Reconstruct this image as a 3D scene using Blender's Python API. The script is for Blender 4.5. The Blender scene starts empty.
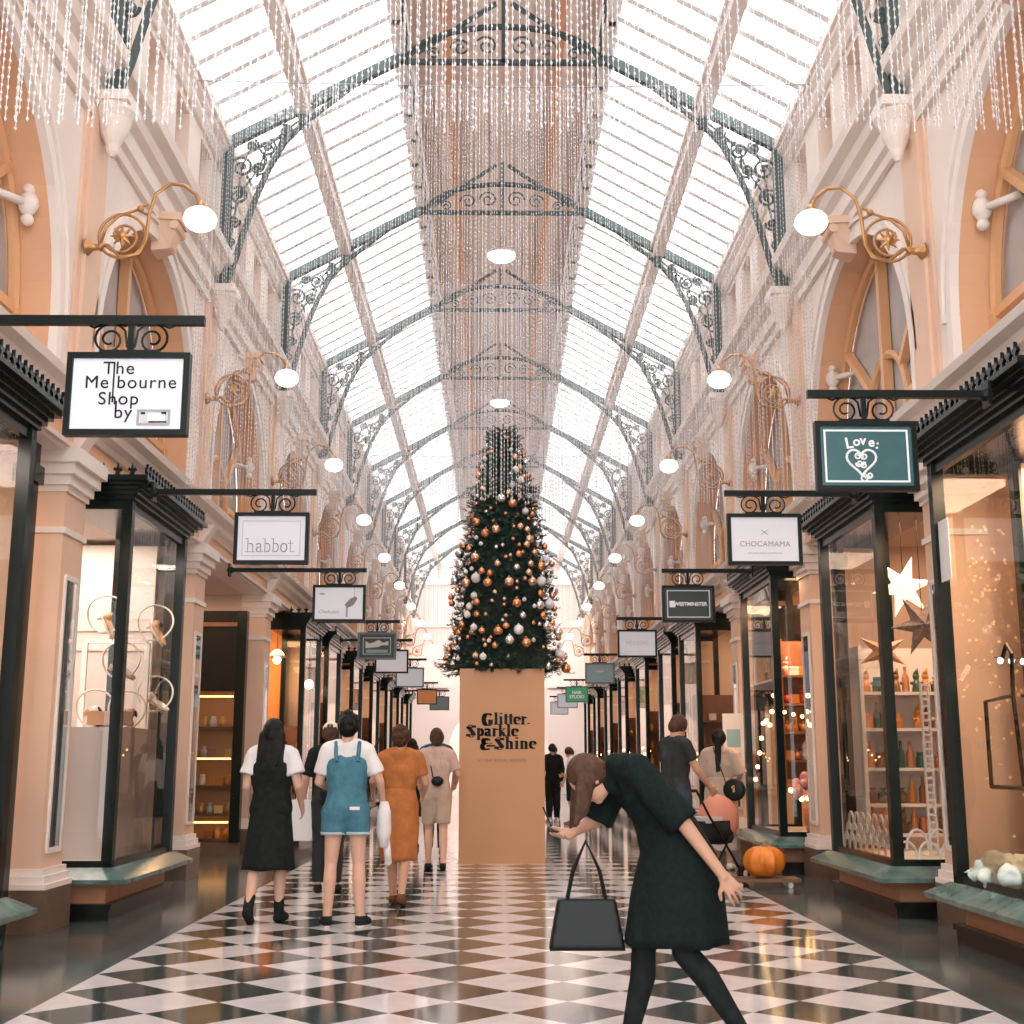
import bpy, bmesh, math, random
from mathutils import Vector, Matrix
PI = math.pi
RND = random.Random(11)
SC = bpy.context.scene
COL = SC.collection
V = Vector

# ------------------------------------------------------------------ materials
MATS = {}
def mat(name, col, rough=0.6, metal=0.0, var=0.0, vscale=3.0, emit=None, estr=0.0, bump=0.0, bscale=40.0, spec=0.5, trans=0.0):
    if name in MATS: return MATS[name]
    m = bpy.data.materials.new(name); m.use_nodes = True
    nt = m.node_tree; b = nt.nodes['Principled BSDF']
    b.inputs['Base Color'].default_value = (*col, 1); b.inputs['Roughness'].default_value = rough
    b.inputs['Metallic'].default_value = metal; b.inputs['Specular IOR Level'].default_value = spec
    if trans: b.inputs['Transmission Weight'].default_value = trans
    if emit:
        b.inputs['Emission Color'].default_value = (*emit, 1); b.inputs['Emission Strength'].default_value = estr
    if var > 0:
        tc = nt.nodes.new('ShaderNodeTexCoord'); n = nt.nodes.new('ShaderNodeTexNoise')
        n.inputs['Scale'].default_value = vscale; n.inputs['Detail'].default_value = 4
        nt.links.new(tc.outputs['Object'], n.inputs['Vector'])
        r = nt.nodes.new('ShaderNodeValToRGB')
        r.color_ramp.elements[0].position = 0.3; r.color_ramp.elements[1].position = 0.7
        r.color_ramp.elements[0].color = (*[c*(1-var) for c in col], 1)
        r.color_ramp.elements[1].color = (*[min(1, c*(1+var*0.6)) for c in col], 1)
        nt.links.new(n.outputs['Fac'], r.inputs['Fac']); nt.links.new(r.outputs['Color'], b.inputs['Base Color'])
    if bump > 0:
        tc = nt.nodes.new('ShaderNodeTexCoord'); n = nt.nodes.new('ShaderNodeTexNoise')
        n.inputs['Scale'].default_value = bscale; n.inputs['Detail'].default_value = 3
        bp = nt.nodes.new('ShaderNodeBump'); bp.inputs['Strength'].default_value = bump; bp.inputs['Distance'].default_value = 0.01
        nt.links.new(tc.outputs['Object'], n.inputs['Vector']); nt.links.new(n.outputs['Fac'], bp.inputs['Height'])
        nt.links.new(bp.outputs['Normal'], b.inputs['Normal'])
    MATS[name] = m
    return m

def mat_clear(name, tint=(1, 1, 1), gloss_rough=0.02, ior=1.45, diffuse=None, dfac=0.0):
    m = bpy.data.materials.new(name); m.use_nodes = True
    nt = m.node_tree; nt.nodes.remove(nt.nodes['Principled BSDF']); out = nt.nodes['Material Output']
    t = nt.nodes.new('ShaderNodeBsdfTransparent'); t.inputs['Color'].default_value = (*tint, 1)
    g = nt.nodes.new('ShaderNodeBsdfGlossy'); g.inputs['Roughness'].default_value = gloss_rough
    f = nt.nodes.new('ShaderNodeFresnel'); f.inputs['IOR'].default_value = ior
    mx = nt.nodes.new('ShaderNodeMixShader')
    nt.links.new(f.outputs['Fac'], mx.inputs['Fac']); nt.links.new(t.outputs[0], mx.inputs[1]); nt.links.new(g.outputs[0], mx.inputs[2])
    last = mx
    if diffuse:
        d = nt.nodes.new('ShaderNodeBsdfTranslucent'); d.inputs['Color'].default_value = (*diffuse, 1)
        m2 = nt.nodes.new('ShaderNodeMixShader'); m2.inputs['Fac'].default_value = dfac
        nt.links.new(mx.outputs[0], m2.inputs[1]); nt.links.new(d.outputs[0], m2.inputs[2]); last = m2
    nt.links.new(last.outputs[0], out.inputs['Surface'])
    MATS[name] = m
    return m

CREAM = mat('cream plaster', (0.84, 0.73, 0.65), 0.7, var=0.06, vscale=1.2, bump=0.08, bscale=60)
CREAMW = mat('pale moulding plaster', (0.86, 0.76, 0.69), 0.6, var=0.05, vscale=2)
ORANGE = mat('apricot plaster', (0.76, 0.43, 0.25), 0.6, var=0.08, vscale=1.5)
PEACH = mat('peach plaster', (0.78, 0.53, 0.38), 0.6, var=0.06, vscale=1.5)
BROWNBASE = mat('brown plinth stone', (0.14, 0.085, 0.06), 0.35, var=0.2, vscale=6)
IRON = mat('dark green black painted iron', (0.006, 0.010, 0.009), 0.35, spec=.18)
DGREEN = mat('dark green gloss timber', (0.005, 0.011, 0.0095), 0.22, var=0.2, vscale=5, spec=.25)
TRUSSG = mat('grey green truss iron', (0.085, 0.115, 0.11), 0.5, spec=.25, var=0.15, vscale=6)
GREENMARBLE = mat('green marble', (0.10, 0.17, 0.155), 0.15, var=0.45, vscale=7)
TERRA = mat('terracotta band', (0.42, 0.19, 0.10), 0.4, var=0.12, vscale=6)
BLACKST = mat('black stone', (0.010, 0.012, 0.011), 0.25, var=0.3, vscale=8, spec=.25)
BRASS = mat('aged brass', (0.50, 0.26, 0.11), 0.32, metal=0.75, var=0.15, vscale=14)
WHITEP = mat('white paint', (0.86, 0.83, 0.81), 0.5)
PURLIN = mat('pale rose painted timber', (0.86, 0.76, 0.71), 0.6, var=0.06, vscale=3)
PANELW = mat('white backlit sign panel', (0.62, 0.62, 0.655), 0.4, emit=(0.93, 0.93, 1.0), estr=0.15, spec=.2)
INK = mat('black ink', (0.010, 0.009, 0.009), 0.5, spec=.2)
GREYINK = mat('grey ink', (0.32, 0.31, 0.32), 0.5)
PALEINK = mat('pale grey ink', (0.55, 0.54, 0.56), 0.5)
WHITEINK = mat('white ink', (0.85, 0.87, 0.85), 0.5)
OPAL = mat('lit opal glass', (1, 0.95, 0.9), 0.3, emit=(1.0, 0.86, 0.72), estr=3.2)
BULB = mat('warm lit bulb', (1, 0.8, 0.5), 0.3, emit=(1.0, 0.58, 0.22), estr=14)
WBULB = mat('white lit lamp', (1, 0.95, 0.9), 0.3, emit=(1.0, 0.9, 0.8), estr=9)
STRIP = mat('orange lit strip', (1, 0.7, 0.3), 0.3, emit=(1.0, 0.50, 0.14), estr=5)
GLASS = mat_clear('shop glass', (0.97, 0.98, 0.97), 0.01, 1.5)
ROOFG = mat_clear('roof glass', (0.97, 0.98, 0.99), 0.1, 1.3, (0.95, 0.96, 1.0), 0.25)
ARCHG = mat('upper window glass', (0.52, 0.52, 0.53), 0.05, var=0.2, vscale=0.8, spec=0.8)
BEAD = mat('clear plastic beads', (0.82, 0.80, 0.81), 0.25)
def _beads():
    nt = BEAD.node_tree; b = nt.nodes['Principled BSDF']; o = nt.nodes['Material Output']
    t = nt.nodes.new('ShaderNodeBsdfTransparent'); m = nt.nodes.new('ShaderNodeMixShader'); m.inputs['Fac'].default_value = .60
    nt.links.new(t.outputs[0], m.inputs[1]); nt.links.new(b.outputs[0], m.inputs[2]); nt.links.new(m.outputs[0], o.inputs['Surface'])
_beads()
MIRROR = mat('mirror', (0.75, 0.78, 0.78), 0.04, metal=1.0)

# ------------------------------------------------------------------ mesh builder
class MB:
    def __init__(s): s.bm = bmesh.new()
    def face(s, pts):
        return s.bm.faces.new([s.bm.verts.new(p) for p in pts])
    def box(s, x0, x1, y0, y1, z0, z1):
        v = [s.bm.verts.new((x, y, z)) for x in (x0, x1) for y in (y0, y1) for z in (z0, z1)]
        for f in ((0,1,3,2),(4,6,7,5),(0,4,5,1),(2,3,7,6),(0,2,6,4),(1,5,7,3)): s.bm.faces.new([v[i] for i in f])
        return s
    def hexa(s, a, b):
        va = [s.bm.verts.new(p) for p in a]; vb = [s.bm.verts.new(p) for p in b]; n = len(a)
        s.bm.faces.new(va[::-1]); s.bm.faces.new(vb)
        for i in range(n): s.bm.faces.new((va[i], va[(i+1) % n], vb[(i+1) % n], vb[i]))
        return s
    def bar(s, p, q, w, h=None, up=(0, 0, 1)):
        p, q = V(p), V(q); h = h or w; d = (q-p).normalized(); u = V(up)
        if abs(d.dot(u)) > 0.98: u = V((0, 1, 0))
        a = d.cross(u).normalized(); b = a.cross(d).normalized()
        o = [a*w/2+b*h/2, -a*w/2+b*h/2, -a*w/2-b*h/2, a*w/2-b*h/2]
        return s.hexa([p+x for x in o], [q+x for x in o])
    def prof(s, pts, y0, y1):
        return s.hexa([(x, y0, z) for x, z in pts], [(x, y1, z) for x, z in pts])
    def prism(s, pts, fn, a, b):
        return s.hexa([fn(u, v, a) for u, v in pts], [fn(u, v, b) for u, v in pts])
    def tube(s, pts, r, n=6, closed=False, r1=None):
        pts = [V(p) for p in pts]; N = len(pts); rings = []
        prev = None
        for i, p in enumerate(pts):
            if closed: d = pts[(i+1) % N]-pts[i-1]
            else: d = pts[min(i+1, N-1)]-pts[max(i-1, 0)]
            d = d.normalized() if d.length > 1e-9 else V((0, 0, 1))
            if prev is None:
                a = d.cross(V((0, 1, 0)))
                if a.length < 0.05: a = d.cross(V((1, 0, 0)))
            else: a = prev-d*prev.dot(d)
            a = a.normalized(); prev = a; b = d.cross(a)
            rr = r if r1 is None else r+(r1-r)*i/max(1, N-1)
            rings.append([s.bm.verts.new(p+a*rr*math.cos(2*PI*k/n)+b*rr*math.sin(2*PI*k/n)) for k in range(n)])
        for i in range(N if closed else N-1):
            A, B = rings[i], rings[(i+1) % N]
            for k in range(n): s.bm.faces.new((A[k], A[(k+1) % n], B[(k+1) % n], B[k]))
        if not closed:
            s.bm.faces.new(rings[0][::-1]); s.bm.faces.new(rings[-1])
        return s
    def lathe(s, prof, c=(0, 0, 0), n=16, M=None):
        c = V(c); rings = []
        for r, z in prof:
            ring = []
            for k in range(n):
                p = V((r*math.cos(2*PI*k/n), r*math.sin(2*PI*k/n), z))
                if M: p = M @ p
                ring.append(s.bm.verts.new(p+c))
            rings.append(ring)
        for A, B in zip(rings, rings[1:]):
            for k in range(n): s.bm.faces.new((A[k], A[(k+1) % n], B[(k+1) % n], B[k]))
        s.bm.faces.new(rings[0][::-1]); s.bm.faces.new(rings[-1])
        return s
    def ball(s, c, rx, ry=None, rz=None, u=12, v=8, M=None):
        ry = ry or rx; rz = rz or rx
        m = Matrix.Translation(V(c)) @ (M.to_4x4() if M else Matrix.Identity(4)) @ Matrix.Diagonal((rx, ry, rz, 1))
        bmesh.ops.create_uvsphere(s.bm, u_segments=u, v_segments=v, radius=1, matrix=m)
        return s
    def cone(s, p, q, r0, r1, n=12):
        p, q = V(p), V(q); d = q-p
        m = Matrix.Translation((p+q)/2) @ d.to_track_quat('Z', 'Y').to_matrix().to_4x4()
        bmesh.ops.create_cone(s.bm, cap_ends=True, segments=n, radius1=r0, radius2=r1, depth=d.length, matrix=m)
        return s
    def cap(s, p, q, r0, r1=None, flat=False):
        r1 = r1 or r0
        s.ball(p, r0)
        if not flat: s.ball(q, r1)
        if (V(q)-V(p)).length > 1e-4: s.cone(p, q, r0, r1, 14)
        return s
    def loft(s, rings, n=20, cap=True):
        R = []
        for c, rx, ry in rings:
            c = V(c); R.append([s.bm.verts.new(c+V((rx*math.cos(2*PI*k/n), ry*math.sin(2*PI*k/n), 0))) for k in range(n)])
        for A, B in zip(R, R[1:]):
            for k in range(n): s.bm.faces.new((A[k], A[(k+1) % n], B[(k+1) % n], B[k]))
        if cap: s.bm.faces.new(R[0][::-1]); s.bm.faces.new(R[-1])
        return s
    def mesh(s, name, smooth=False):
        bmesh.ops.recalc_face_normals(s.bm, faces=s.bm.faces)
        me = bpy.data.meshes.new(name); s.bm.to_mesh(me); s.bm.free()
        if smooth:
            for p in me.polygons: p.use_smooth = True
        return me
    def build(s, name, m, parent=None, smooth=False, remesh=None, sm_it=2, world=False):
        me = s.mesh(name, smooth)
        if remesh: me = do_remesh(me, remesh, sm_it)
        if world and parent is not None:
            o = parent; off = V((0, 0, 0))
            while o is not None: off += o.location; o = o.parent
            me.transform(Matrix.Translation(-off))
        me.materials.clear(); me.materials.append(m)
        o = bpy.data.objects.new(name, me); COL.objects.link(o)
        if parent is not None: o.parent = parent
        return o

def do_remesh(me, vs, it=2):
    o = bpy.data.objects.new('tmp', me); COL.objects.link(o)
    r = o.modifiers.new('r', 'REMESH'); r.mode = 'VOXEL'; r.voxel_size = vs; r.use_smooth_shade = True
    if it:
        k = o.modifiers.new('s', 'SMOOTH'); k.factor = 0.5; k.iterations = it
    dg = bpy.context.evaluated_depsgraph_get(); dg.update()
    new = bpy.data.meshes.new_from_object(o.evaluated_get(dg))
    bpy.data.objects.remove(o); bpy.data.meshes.remove(me)
    for p in new.polygons: p.use_smooth = True
    return new

def tag(o, label, cat, group=None, kind=None):
    o['label'] = label
    if cat: o['category'] = cat
    if group: o['group'] = group
    if kind: o['kind'] = kind
    return o
def thing(name, label, cat, loc=(0, 0, 0), rz=0, group=None, kind=None):
    o = bpy.data.objects.new(name, None); COL.objects.link(o); o.empty_display_size = 0.1
    o.location = loc; o.rotation_euler = (0, 0, rz)
    return tag(o, label, cat, group, kind)
def dup(o, loc=None, rz=None, label=None, group=None, parent=None):
    c = o.copy(); COL.objects.link(c)
    if parent is not None: c.parent = parent
    for ch in list(o.children): dup(ch, parent=c)
    if loc is not None: c.location = loc
    if rz is not None: c.rotation_euler = (0, 0, rz)
    if label: c['label'] = label
    if group: c['group'] = group
    return c

def text_mesh(txt, size, align='LEFT', bold=0.0, shear=0.0, space=1.0, ext=0.002):
    cu = bpy.data.curves.new('txt', 'FONT'); cu.body = txt; cu.size = size; cu.align_x = align
    cu.offset = bold; cu.shear = shear; cu.extrude = ext; cu.space_character = space
    o = bpy.data.objects.new('txt', cu); COL.objects.link(o)
    dg = bpy.context.evaluated_depsgraph_get(); dg.update()
    me = bpy.data.meshes.new_from_object(o.evaluated_get(dg))
    bpy.data.objects.remove(o); bpy.data.curves.remove(cu)
    me.transform(Matrix.Rotation(PI/2, 4, 'X'))      # text now stands in XZ and faces -Y
    return me
def text(name, txt, size, m, parent, x, y, z, **k):
    me = text_mesh(txt, size, **k); me.transform(Matrix.Translation((x, y, z)))
    me.materials.clear(); me.materials.append(m)
    o = bpy.data.objects.new(name, me); COL.objects.link(o); o.parent = parent
    return o
def spiral(cx, cz, r0, r1, a0, turns, y=0.0, n=28):
    return [(cx+(r0+(r1-r0)*i/n)*math.cos(a0+2*PI*turns*i/n), y, cz+(r0+(r1-r0)*i/n)*math.sin(a0+2*PI*turns*i/n)) for i in range(n+1)]
ORD = ['nearest', 'second', 'third', 'fourth', 'fifth', 'sixth', 'seventh', 'eighth', 'ninth', 'tenth', 'eleventh', 'twelfth']
SIDE = {-1: 'left', 1: 'right'}


# ------------------------------------------------------------------ people
SKIN1 = mat('light skin', (.62, .37, .27), .5, spec=.3); SKIN2 = mat('tan skin', (.52, .28, .18), .5, spec=.3)
HBLK = mat('black hair', (.008, .007, .007), .5, spec=.2, bump=.6, bscale=70); HBRN = mat('brown hair', (.07, .032, .018), .55, var=.4, vscale=30, spec=.2, bump=.6, bscale=70)
EYEW = mat('eye white', (.75, .72, .7), .3); EYED = mat('eye dark', (.02, .015, .012), .2); LIP = mat('lip', (.45, .17, .14), .5)
def lerp(a, b, t): return V(a)+(V(b)-V(a))*t
BASE = dict(pel=(0, 0, .93), wai=(0, 0, 1.08), che=(0, 0, 1.27), nek=(0, -.012, 1.46), hd=(0, .012, 1.585),
            shl=(-.162, -.01, 1.395), shr=(.162, -.01, 1.395), ell=(-.215, -.035, 1.125), elr=(.215, -.035, 1.125), wrl=(-.225, .045, .885), wrr=(.225, .045, .885),
            hil=(-.085, 0, .90), hir=(.085, 0, .90), knl=(-.09, .02, .50), knr=(.09, .02, .50), anl=(-.09, -.02, .085), anr=(.09, -.02, .085), tol=(-.10, .14, .03), tor=(.10, .14, .03))
import mathutils.noise as mn
def wrinkle(o, amp=.006, f=9):
    sd = RND.uniform(0, 50)
    for v in o.data.vertices:
        c = v.co; v.co = c+v.normal*amp*(mn.noise(V((c.x*f*1.6+sd, c.y*f*1.6, c.z*f*.7)))+.5*mn.noise(V((c.x*f*3+sd, c.y*f*3, c.z*f*1.6))))
    return o
class Person:
    def __init__(s, label, loc, rot, H, pose=None, skin=None, turn=0, nod=0, vox=.009, slim=1.0, group=None):
        s.k = H/1.70; s.t = thing('person', label, 'person', (loc[0], loc[1], 0), rot, group); s.vox = vox; s.sl = slim; s.skin = skin or SKIN1
        J = dict(BASE); J.update(pose or {}); s.J = {a: V(c)*s.k for a, c in J.items()}
        s.HM = (Matrix.Rotation(turn, 3, 'Z') @ Matrix.Rotation(-nod, 3, 'X'))
        s.body()
    def torso(s, b, inf=0.0, low=True, up=True):
        J, k = s.J, s.k; X = V((1, 0, 0))
        lv = [(J['pel'], .062, .098), (J['wai'], .048*s.sl, .084), (J['che'], .066, .096)]
        for q in (-1, 0, 1):
            pr = None
            for c, o, r in (lv if low else lv[1:]):
                p = c+X*q*o*k; r = r*k+inf
                if pr: b.cap(pr[0], p, pr[1], r)
                pr = (p, r)
        if up:
            b.cap(J['che'], J['nek']-V((0, 0, .04*k)), .085*k+inf, .060*k+inf)
            for a in ('shl', 'shr'):
                b.cap(J['che']+X*(-.05 if a == 'shl' else .05)*k, lerp(J[a], J['nek'], .18), .085*k+inf, .058*k+inf)
                b.cap(J[a], lerp(J[a], J['nek'], .6), .055*k+inf, .05*k+inf)
    def hand(s, b, side, curl=.7):
        J, k = s.J, s.k; w = J['wr'+side]; d = (w-J['el'+side]).normalized()
        th = V((0, 1, 0)) if abs(d.y) < .8 else V((0, 0, 1))
        th = (th-d*th.dot(d)).normalized(); n = d.cross(th)*(1 if side == 'r' else -1)       # palm faces the body
        n = -n if n.dot(V((1 if side == 'r' else -1, 0, 0))) > 0 else n
        for i, (L, off) in enumerate(((.064, .034), (.072, .0115), (.068, -.0115), (.054, -.033))):
            kn = w+(d*.080+th*off)*k; b.cap(w+th*off*.5*k, kn, .0135*k, .0092*k)
            c1 = curl*(.35+.12*i); m = kn+(d*math.cos(c1)+n*math.sin(c1)+th*off*4)*L*.52*k; c2 = curl*(.85+.14*i)
            e = m+(d*math.cos(c2)+n*math.sin(c2))*L*.55*k
            b.cap(kn, m, .0085*k, .0078*k); b.cap(m, e, .0078*k, .0062*k)
        q = w+(d*.028+th*.028)*k; m = q+(d*.55+th*.75+n*.3).normalized()*.042*k; e = m+(d*.85+th*.3+n*.4).normalized()*.034*k
        b.cap(w, q, .016*k, .014*k); b.cap(q, m, .0125*k, .0105*k); b.cap(m, e, .0105*k, .0085*k)
    def body(s):
        J, k = s.J, s.k; b = MB(); s.torso(b)
        b.cap(J['nek']-V((0, 0, .05*k)), J['hd']-s.HM @ V((0, .02, .05))*k, .056*k, .050*k)
        for a in 'lr':
            b.cap(J['sh'+a], J['el'+a], .050*k, .038*k); b.cap(J['el'+a], J['wr'+a], .038*k, .025*k); s.hand(b, a)
            b.cap(J['hi'+a], J['kn'+a], .086*k, .054*k)
            mid = lerp(J['kn'+a], J['an'+a], .32)-V((0, .018*k, 0)); b.cap(J['kn'+a], mid, .050*k, .054*k); b.cap(mid, J['an'+a], .054*k, .034*k)
            b.cap(J['an'+a]-V((0, .02*k, .035*k)), J['to'+a], .034*k, .030*k); b.cap(J['an'+a], lerp(J['an'+a], J['to'+a], .5), .036*k, .034*k)
        h = J['hd']; M = s.HM; S = lambda x, y, z: h+M @ V((x, y, z))*k
        b.ball(S(0, -.008, .025), .074*k, .092*k, .092*k, 18, 12, M); b.ball(S(0, .020, -.035), .058*k, .066*k, .078*k, 16, 10, M); b.ball(S(0, .055, -.088), .026*k, .024*k, .022*k, M=M)
        b.cone(S(0, .078, .018), S(0, .098, -.022), .009*k, .016*k, 8); b.ball(S(0, .098, -.024), .016*k, .014*k, .011*k, M=M)
        for q in (-1, 1): b.ball(S(q*.076, -.006, -.005), .010*k, .020*k, .032*k, M=M); b.ball(S(q*.03, .074, .026), .024*k, .012*k, .008*k, M=M)
        b.ball(S(0, .082, -.055), .022*k, .010*k, .009*k, M=M)
        b.build('body', s.skin, s.t, remesh=s.vox, sm_it=2)
        for q in (-1, 1):
            e = MB(); e.ball(S(q*.030, .074, .008), .0135*k, .010*k, .008*k, M=M); eo = e.build('eye', EYEW, s.t, True)
            e = MB(); e.ball(S(q*.030, .0815, .008), .006*k, .005*k, .006*k, M=M); e.build('pupil', EYED, eo, True)
        e = MB(); e.ball(S(0, .090, -.055), .021*k, .006*k, .007*k, M=M); e.build('lips', LIP, s.t, True)
        s.S = S
    def hair(s, m, kind, length=.25):
        b = MB(); S, k, M = s.S, s.k, s.HM
        b.ball(S(0, -.020, .035), .086*k, .098*k, .098*k, 18, 12, M)
        b.ball(S(0, -.055, -.01), .078*k, .062*k, .085*k, 16, 10, M)
        for q in (-1, 1): b.ball(S(q*.055, -.02, .02), .038*k, .07*k, .07*k, M=M)
        if kind == 'long':
            top = S(0, -.055, -.02); dn = V((0, -.05*k, -length))
            for i in range(9):
                x = (i-4)*.019*k; b.cap(top+V((x, 0, 0)), top+dn+V((x*1.5, RND.uniform(-.01, .01), RND.uniform(-.03, .03))), .042*k, .020*k)
        if kind == 'bun': b.ball(S(0, -.075, .10), .048*k, .048*k, .042*k, M=M)
        if kind == 'messy':
            for i in range(26): d_ = V((RND.gauss(0, 1), RND.gauss(0, 1)-.5, RND.gauss(0, 1)+.5)).normalized(); b.ball(S(d_.x*.078, -.03+d_.y*.085, .03+d_.z*.085), .026*k)
        if kind == 'tail':
            for i in range(4): b.cap(S((i-1.5)*.012, -.10, .03), S((i-1.5)*.016, -.115, .03)+V((0, 0, -length)), .028*k, .012*k)
        if kind == 'falling':
            for q in (-1, 1):
                for i in range(5): b.cap(S(q*.07, -.05+.028*i, .03), S(q*.075, -.03+.03*i, .02)+V((0, .02, -length*RND.uniform(.8, 1.1))), .026*k, .010*k)
        o = b.build('hair', m, s.t, remesh=.011*max(1, s.vox/.009), sm_it=1)
        return o
    def top(s, name, m, sleeve=.6, inf=.014, low=True, up=True, loose=1.0, fore=0):
        J, k = s.J, s.k; b = MB(); s.torso(b, inf, low, up)
        for a in 'lr':
            if sleeve > 0: b.cap(J['sh'+a], lerp(J['sh'+a], J['el'+a], min(1, sleeve)), .054*k+inf, (.048*k+inf)*loose, flat=not fore)
            if fore: b.cap(J['el'+a], lerp(J['el'+a], J['wr'+a], fore), .046*k+inf, .034*k+inf, flat=True)
        return wrinkle(b.build(name, m, s.t, remesh=.011), .008)
    def legs(s, name, m, f=1.0, inf=.016, shin=0.0):
        J, k = s.J, s.k; b = MB()
        for q in (-1, 0, 1): b.cap(J['pel']+V((q*.062*k, 0, 0)), lerp(J['pel'], J['wai'], .55)+V((q*.055*k, 0, 0)), .100*k+inf, .090*k+inf)
        for a in 'lr':
            b.cap(J['hi'+a], lerp(J['hi'+a], J['kn'+a], f), .090*k+inf, (.090-.034*f)*k+inf, flat=shin == 0)
            if shin:
                mid = lerp(J['kn'+a], J['an'+a], .34)-V((0, .016*k, 0)); b.cap(J['kn'+a], mid, .056*k+inf, .058*k+inf); b.cap(mid, lerp(J['kn'+a], J['an'+a], shin), .058*k+inf, .044*k+inf, flat=True)
        return wrinkle(b.build(name, m, s.t, remesh=.011), .007)
    def skirt(s, name, m, rings, parent=None):
        b = MB(); k = s.k; n = 60; N = 18; R = []; ph = RND.uniform(0, 6); m_ = len(rings)-1
        for i in range(N+1):
            u = i/N*m_; j = min(int(u), m_-1); f = u-j; (c0, x0, y0), (c1, x1, y1) = rings[j], rings[j+1]
            c = lerp(c0, c1, f)*k; rx = (x0+(x1-x0)*f)*k; ry = (y0+(y1-y0)*f)*k; t_ = (i/N)**1.5
            ring = []
            for q in range(n):
                a = 2*PI*q/n; w = 1+t_*(.035*math.sin(7*a+ph+.8*math.sin(2*a))+.02*math.sin(12*a+2*ph))
                ring.append(b.bm.verts.new(c+V((rx*w*math.cos(a), ry*w*math.sin(a), t_*.006*math.sin(5*a)))))
            R.append(ring)
        for A, B in zip(R, R[1:]):
            for q in range(n): b.bm.faces.new((A[q], A[(q+1) % n], B[(q+1) % n], B[q]))
        b.bm.faces.new(R[0][::-1]); b.bm.faces.new(R[-1])
        return b.build(name, m, parent or s.t, True)
    def shoes(s, m, sole=None, high=0.0):
        J, k = s.J, s.k
        for a in 'lr':
            b = MB(); an, to = J['an'+a], J['to'+a]; hl = an-V((0, .03*k, .045*k))
            b.cap(hl, to, .042*k, .038*k); b.cap(an-V((0, 0, .02*k)), lerp(an, to, .55), .042*k, .038*k)
            if high: b.cap(an-V((0, 0, .02*k)), lerp(an, J['kn'+a], high), .044*k, .046*k, flat=True)
            o = b.build('shoe', m, s.t, remesh=.010)
            lowz = min(v.co.z for v in o.data.vertices)
            if sole:
                b = MB(); b.cap(hl-V((0, 0, .018)), to-V((0, 0, .012)), .034*k, .032*k); b.build('sole', sole, o, remesh=.010)
def cloth(n, c, **k): return mat(n, c, .85, spec=.12, **k)
BLK = cloth('black cloth', (.014, .017, .016), var=.3, vscale=20); WHT = cloth('white cloth', (.74, .70, .68), var=.08, vscale=8); DEN = cloth('blue denim', (.07, .19, .25), var=.2, vscale=18)
BEI = cloth('beige cloth', (.48, .36, .28), var=.1, vscale=8); RUST = cloth('rust cloth', (.45, .16, .05), var=.2, vscale=10); TEALC = cloth('teal cloth', (.015, .12, .15)); DGRN = cloth('dark green knit', (.008, .014, .0125), var=.35, vscale=45, bump=.5, bscale=160)
GRYC = cloth('charcoal cloth', (.035, .038, .04), var=.2); LEATH = mat('black leather', (.008, .009, .009), .4, spec=.2); GOLDM = mat('gold clasp', (.8, .55, .25), .25, metal=1)
BRNC = cloth('brown cloth', (.13, .06, .03), var=.2, vscale=10)

# woman in black pinafore, walking away
p = Person('woman with long black hair in a black pinafore dress and white top walking away, left', (-1.93, 10.72), -.12, 1.62,
           dict(knl=(-.09, -.05, .49), anl=(-.09, -.26, .15), tol=(-.095, -.17, .03), anr=(.09, .03, .085), tor=(.10, .19, .03), knr=(.09, .06, .5), wrr=(.23, .16, .95), elr=(.24, -.02, 1.13), wrl=(-.23, .12, .92)))
p.hair(HBLK, 'long', .34)
p.top('white_top', WHT, .62, .018, low=False, loose=1.35); p.top('pinafore_bodice', BLK, 0, .030, up=False)
p.skirt('pinafore_dress', BLK, [((0, 0, 1.12), .140, .115), ((0, 0, .95), .175, .135), ((0, -.01, .7), .20, .165), ((0, -.02, .44), .225, .195)])
b = MB()
for q in (-1, 1): b.tube([(q*.075, .115, 1.25), (q*.085, .05, 1.44), (q*.085, -.05, 1.44), (q*.07, -.12, 1.25)], .013, 6)
b.build('strap', BLK, p.t); p.shoes(BLK, None, .28)
# woman in denim romper
p = Person('woman with dark bun in blue denim romper and pale tee standing with her back turned', (-1.28, 10.45), .08, 1.66,
           dict(hil=(-.09, 0, .9), anl=(-.13, -.02, .085), tol=(-.17, .11, .03), knl=(-.115, .02, .5), anr=(.13, -.03, .085), tor=(.19, .09, .03), knr=(.11, .02, .5), ell=(-.23, .02, 1.14), wrl=(-.13, .22, 1.08), elr=(.27, .0, 1.15), wrr=(.30, .12, .97)), nod=.15)
p.hair(HBLK, 'bun'); p.hair(HBLK, 'messy')
p.top('tee', WHT, .75, .013, loose=1.15)
p.legs('romper_shorts', DEN, .42, .024); p.top('romper_bodice', DEN, 0, .024, up=False)
b = MB()
for a in 'lr':
    c = lerp(p.J['hi'+a], p.J['kn'+a], .42); b.loft([(c-V((0, 0, .012)), .100, .100), (c+V((0, 0, .012)), .102, .102)], 20)
b.build('hem', cloth('pale denim', (.40, .48, .50)), p.t, True)
b = MB(); b.box(.03, .11, -.130, -.118, .90, .925); b.build('pocket_patch', WHT, p.t)
b = MB()
for q in (-1, 1): b.tube([(q*.09, .11, 1.28), (q*.095, .05, 1.43), (q*.095, -.06, 1.43), (q*.085, -.12, 1.28)], .016, 6)
b.build('strap', DEN, p.t); p.shoes(BLK, WHT)
t = thing('jacket', 'pale jacket hanging from the arm of the woman in the denim romper', 'jacket', (-.985, 10.56, .60))
b = MB(); b.loft([((0, 0, 0), .035, .05), ((0, 0, .12), .06, .07), ((0, 0, .28), .055, .06), ((0, 0, .36), .03, .045)], 12); b.build('jacket_body', BEI if False else WHT, t, True)
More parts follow.
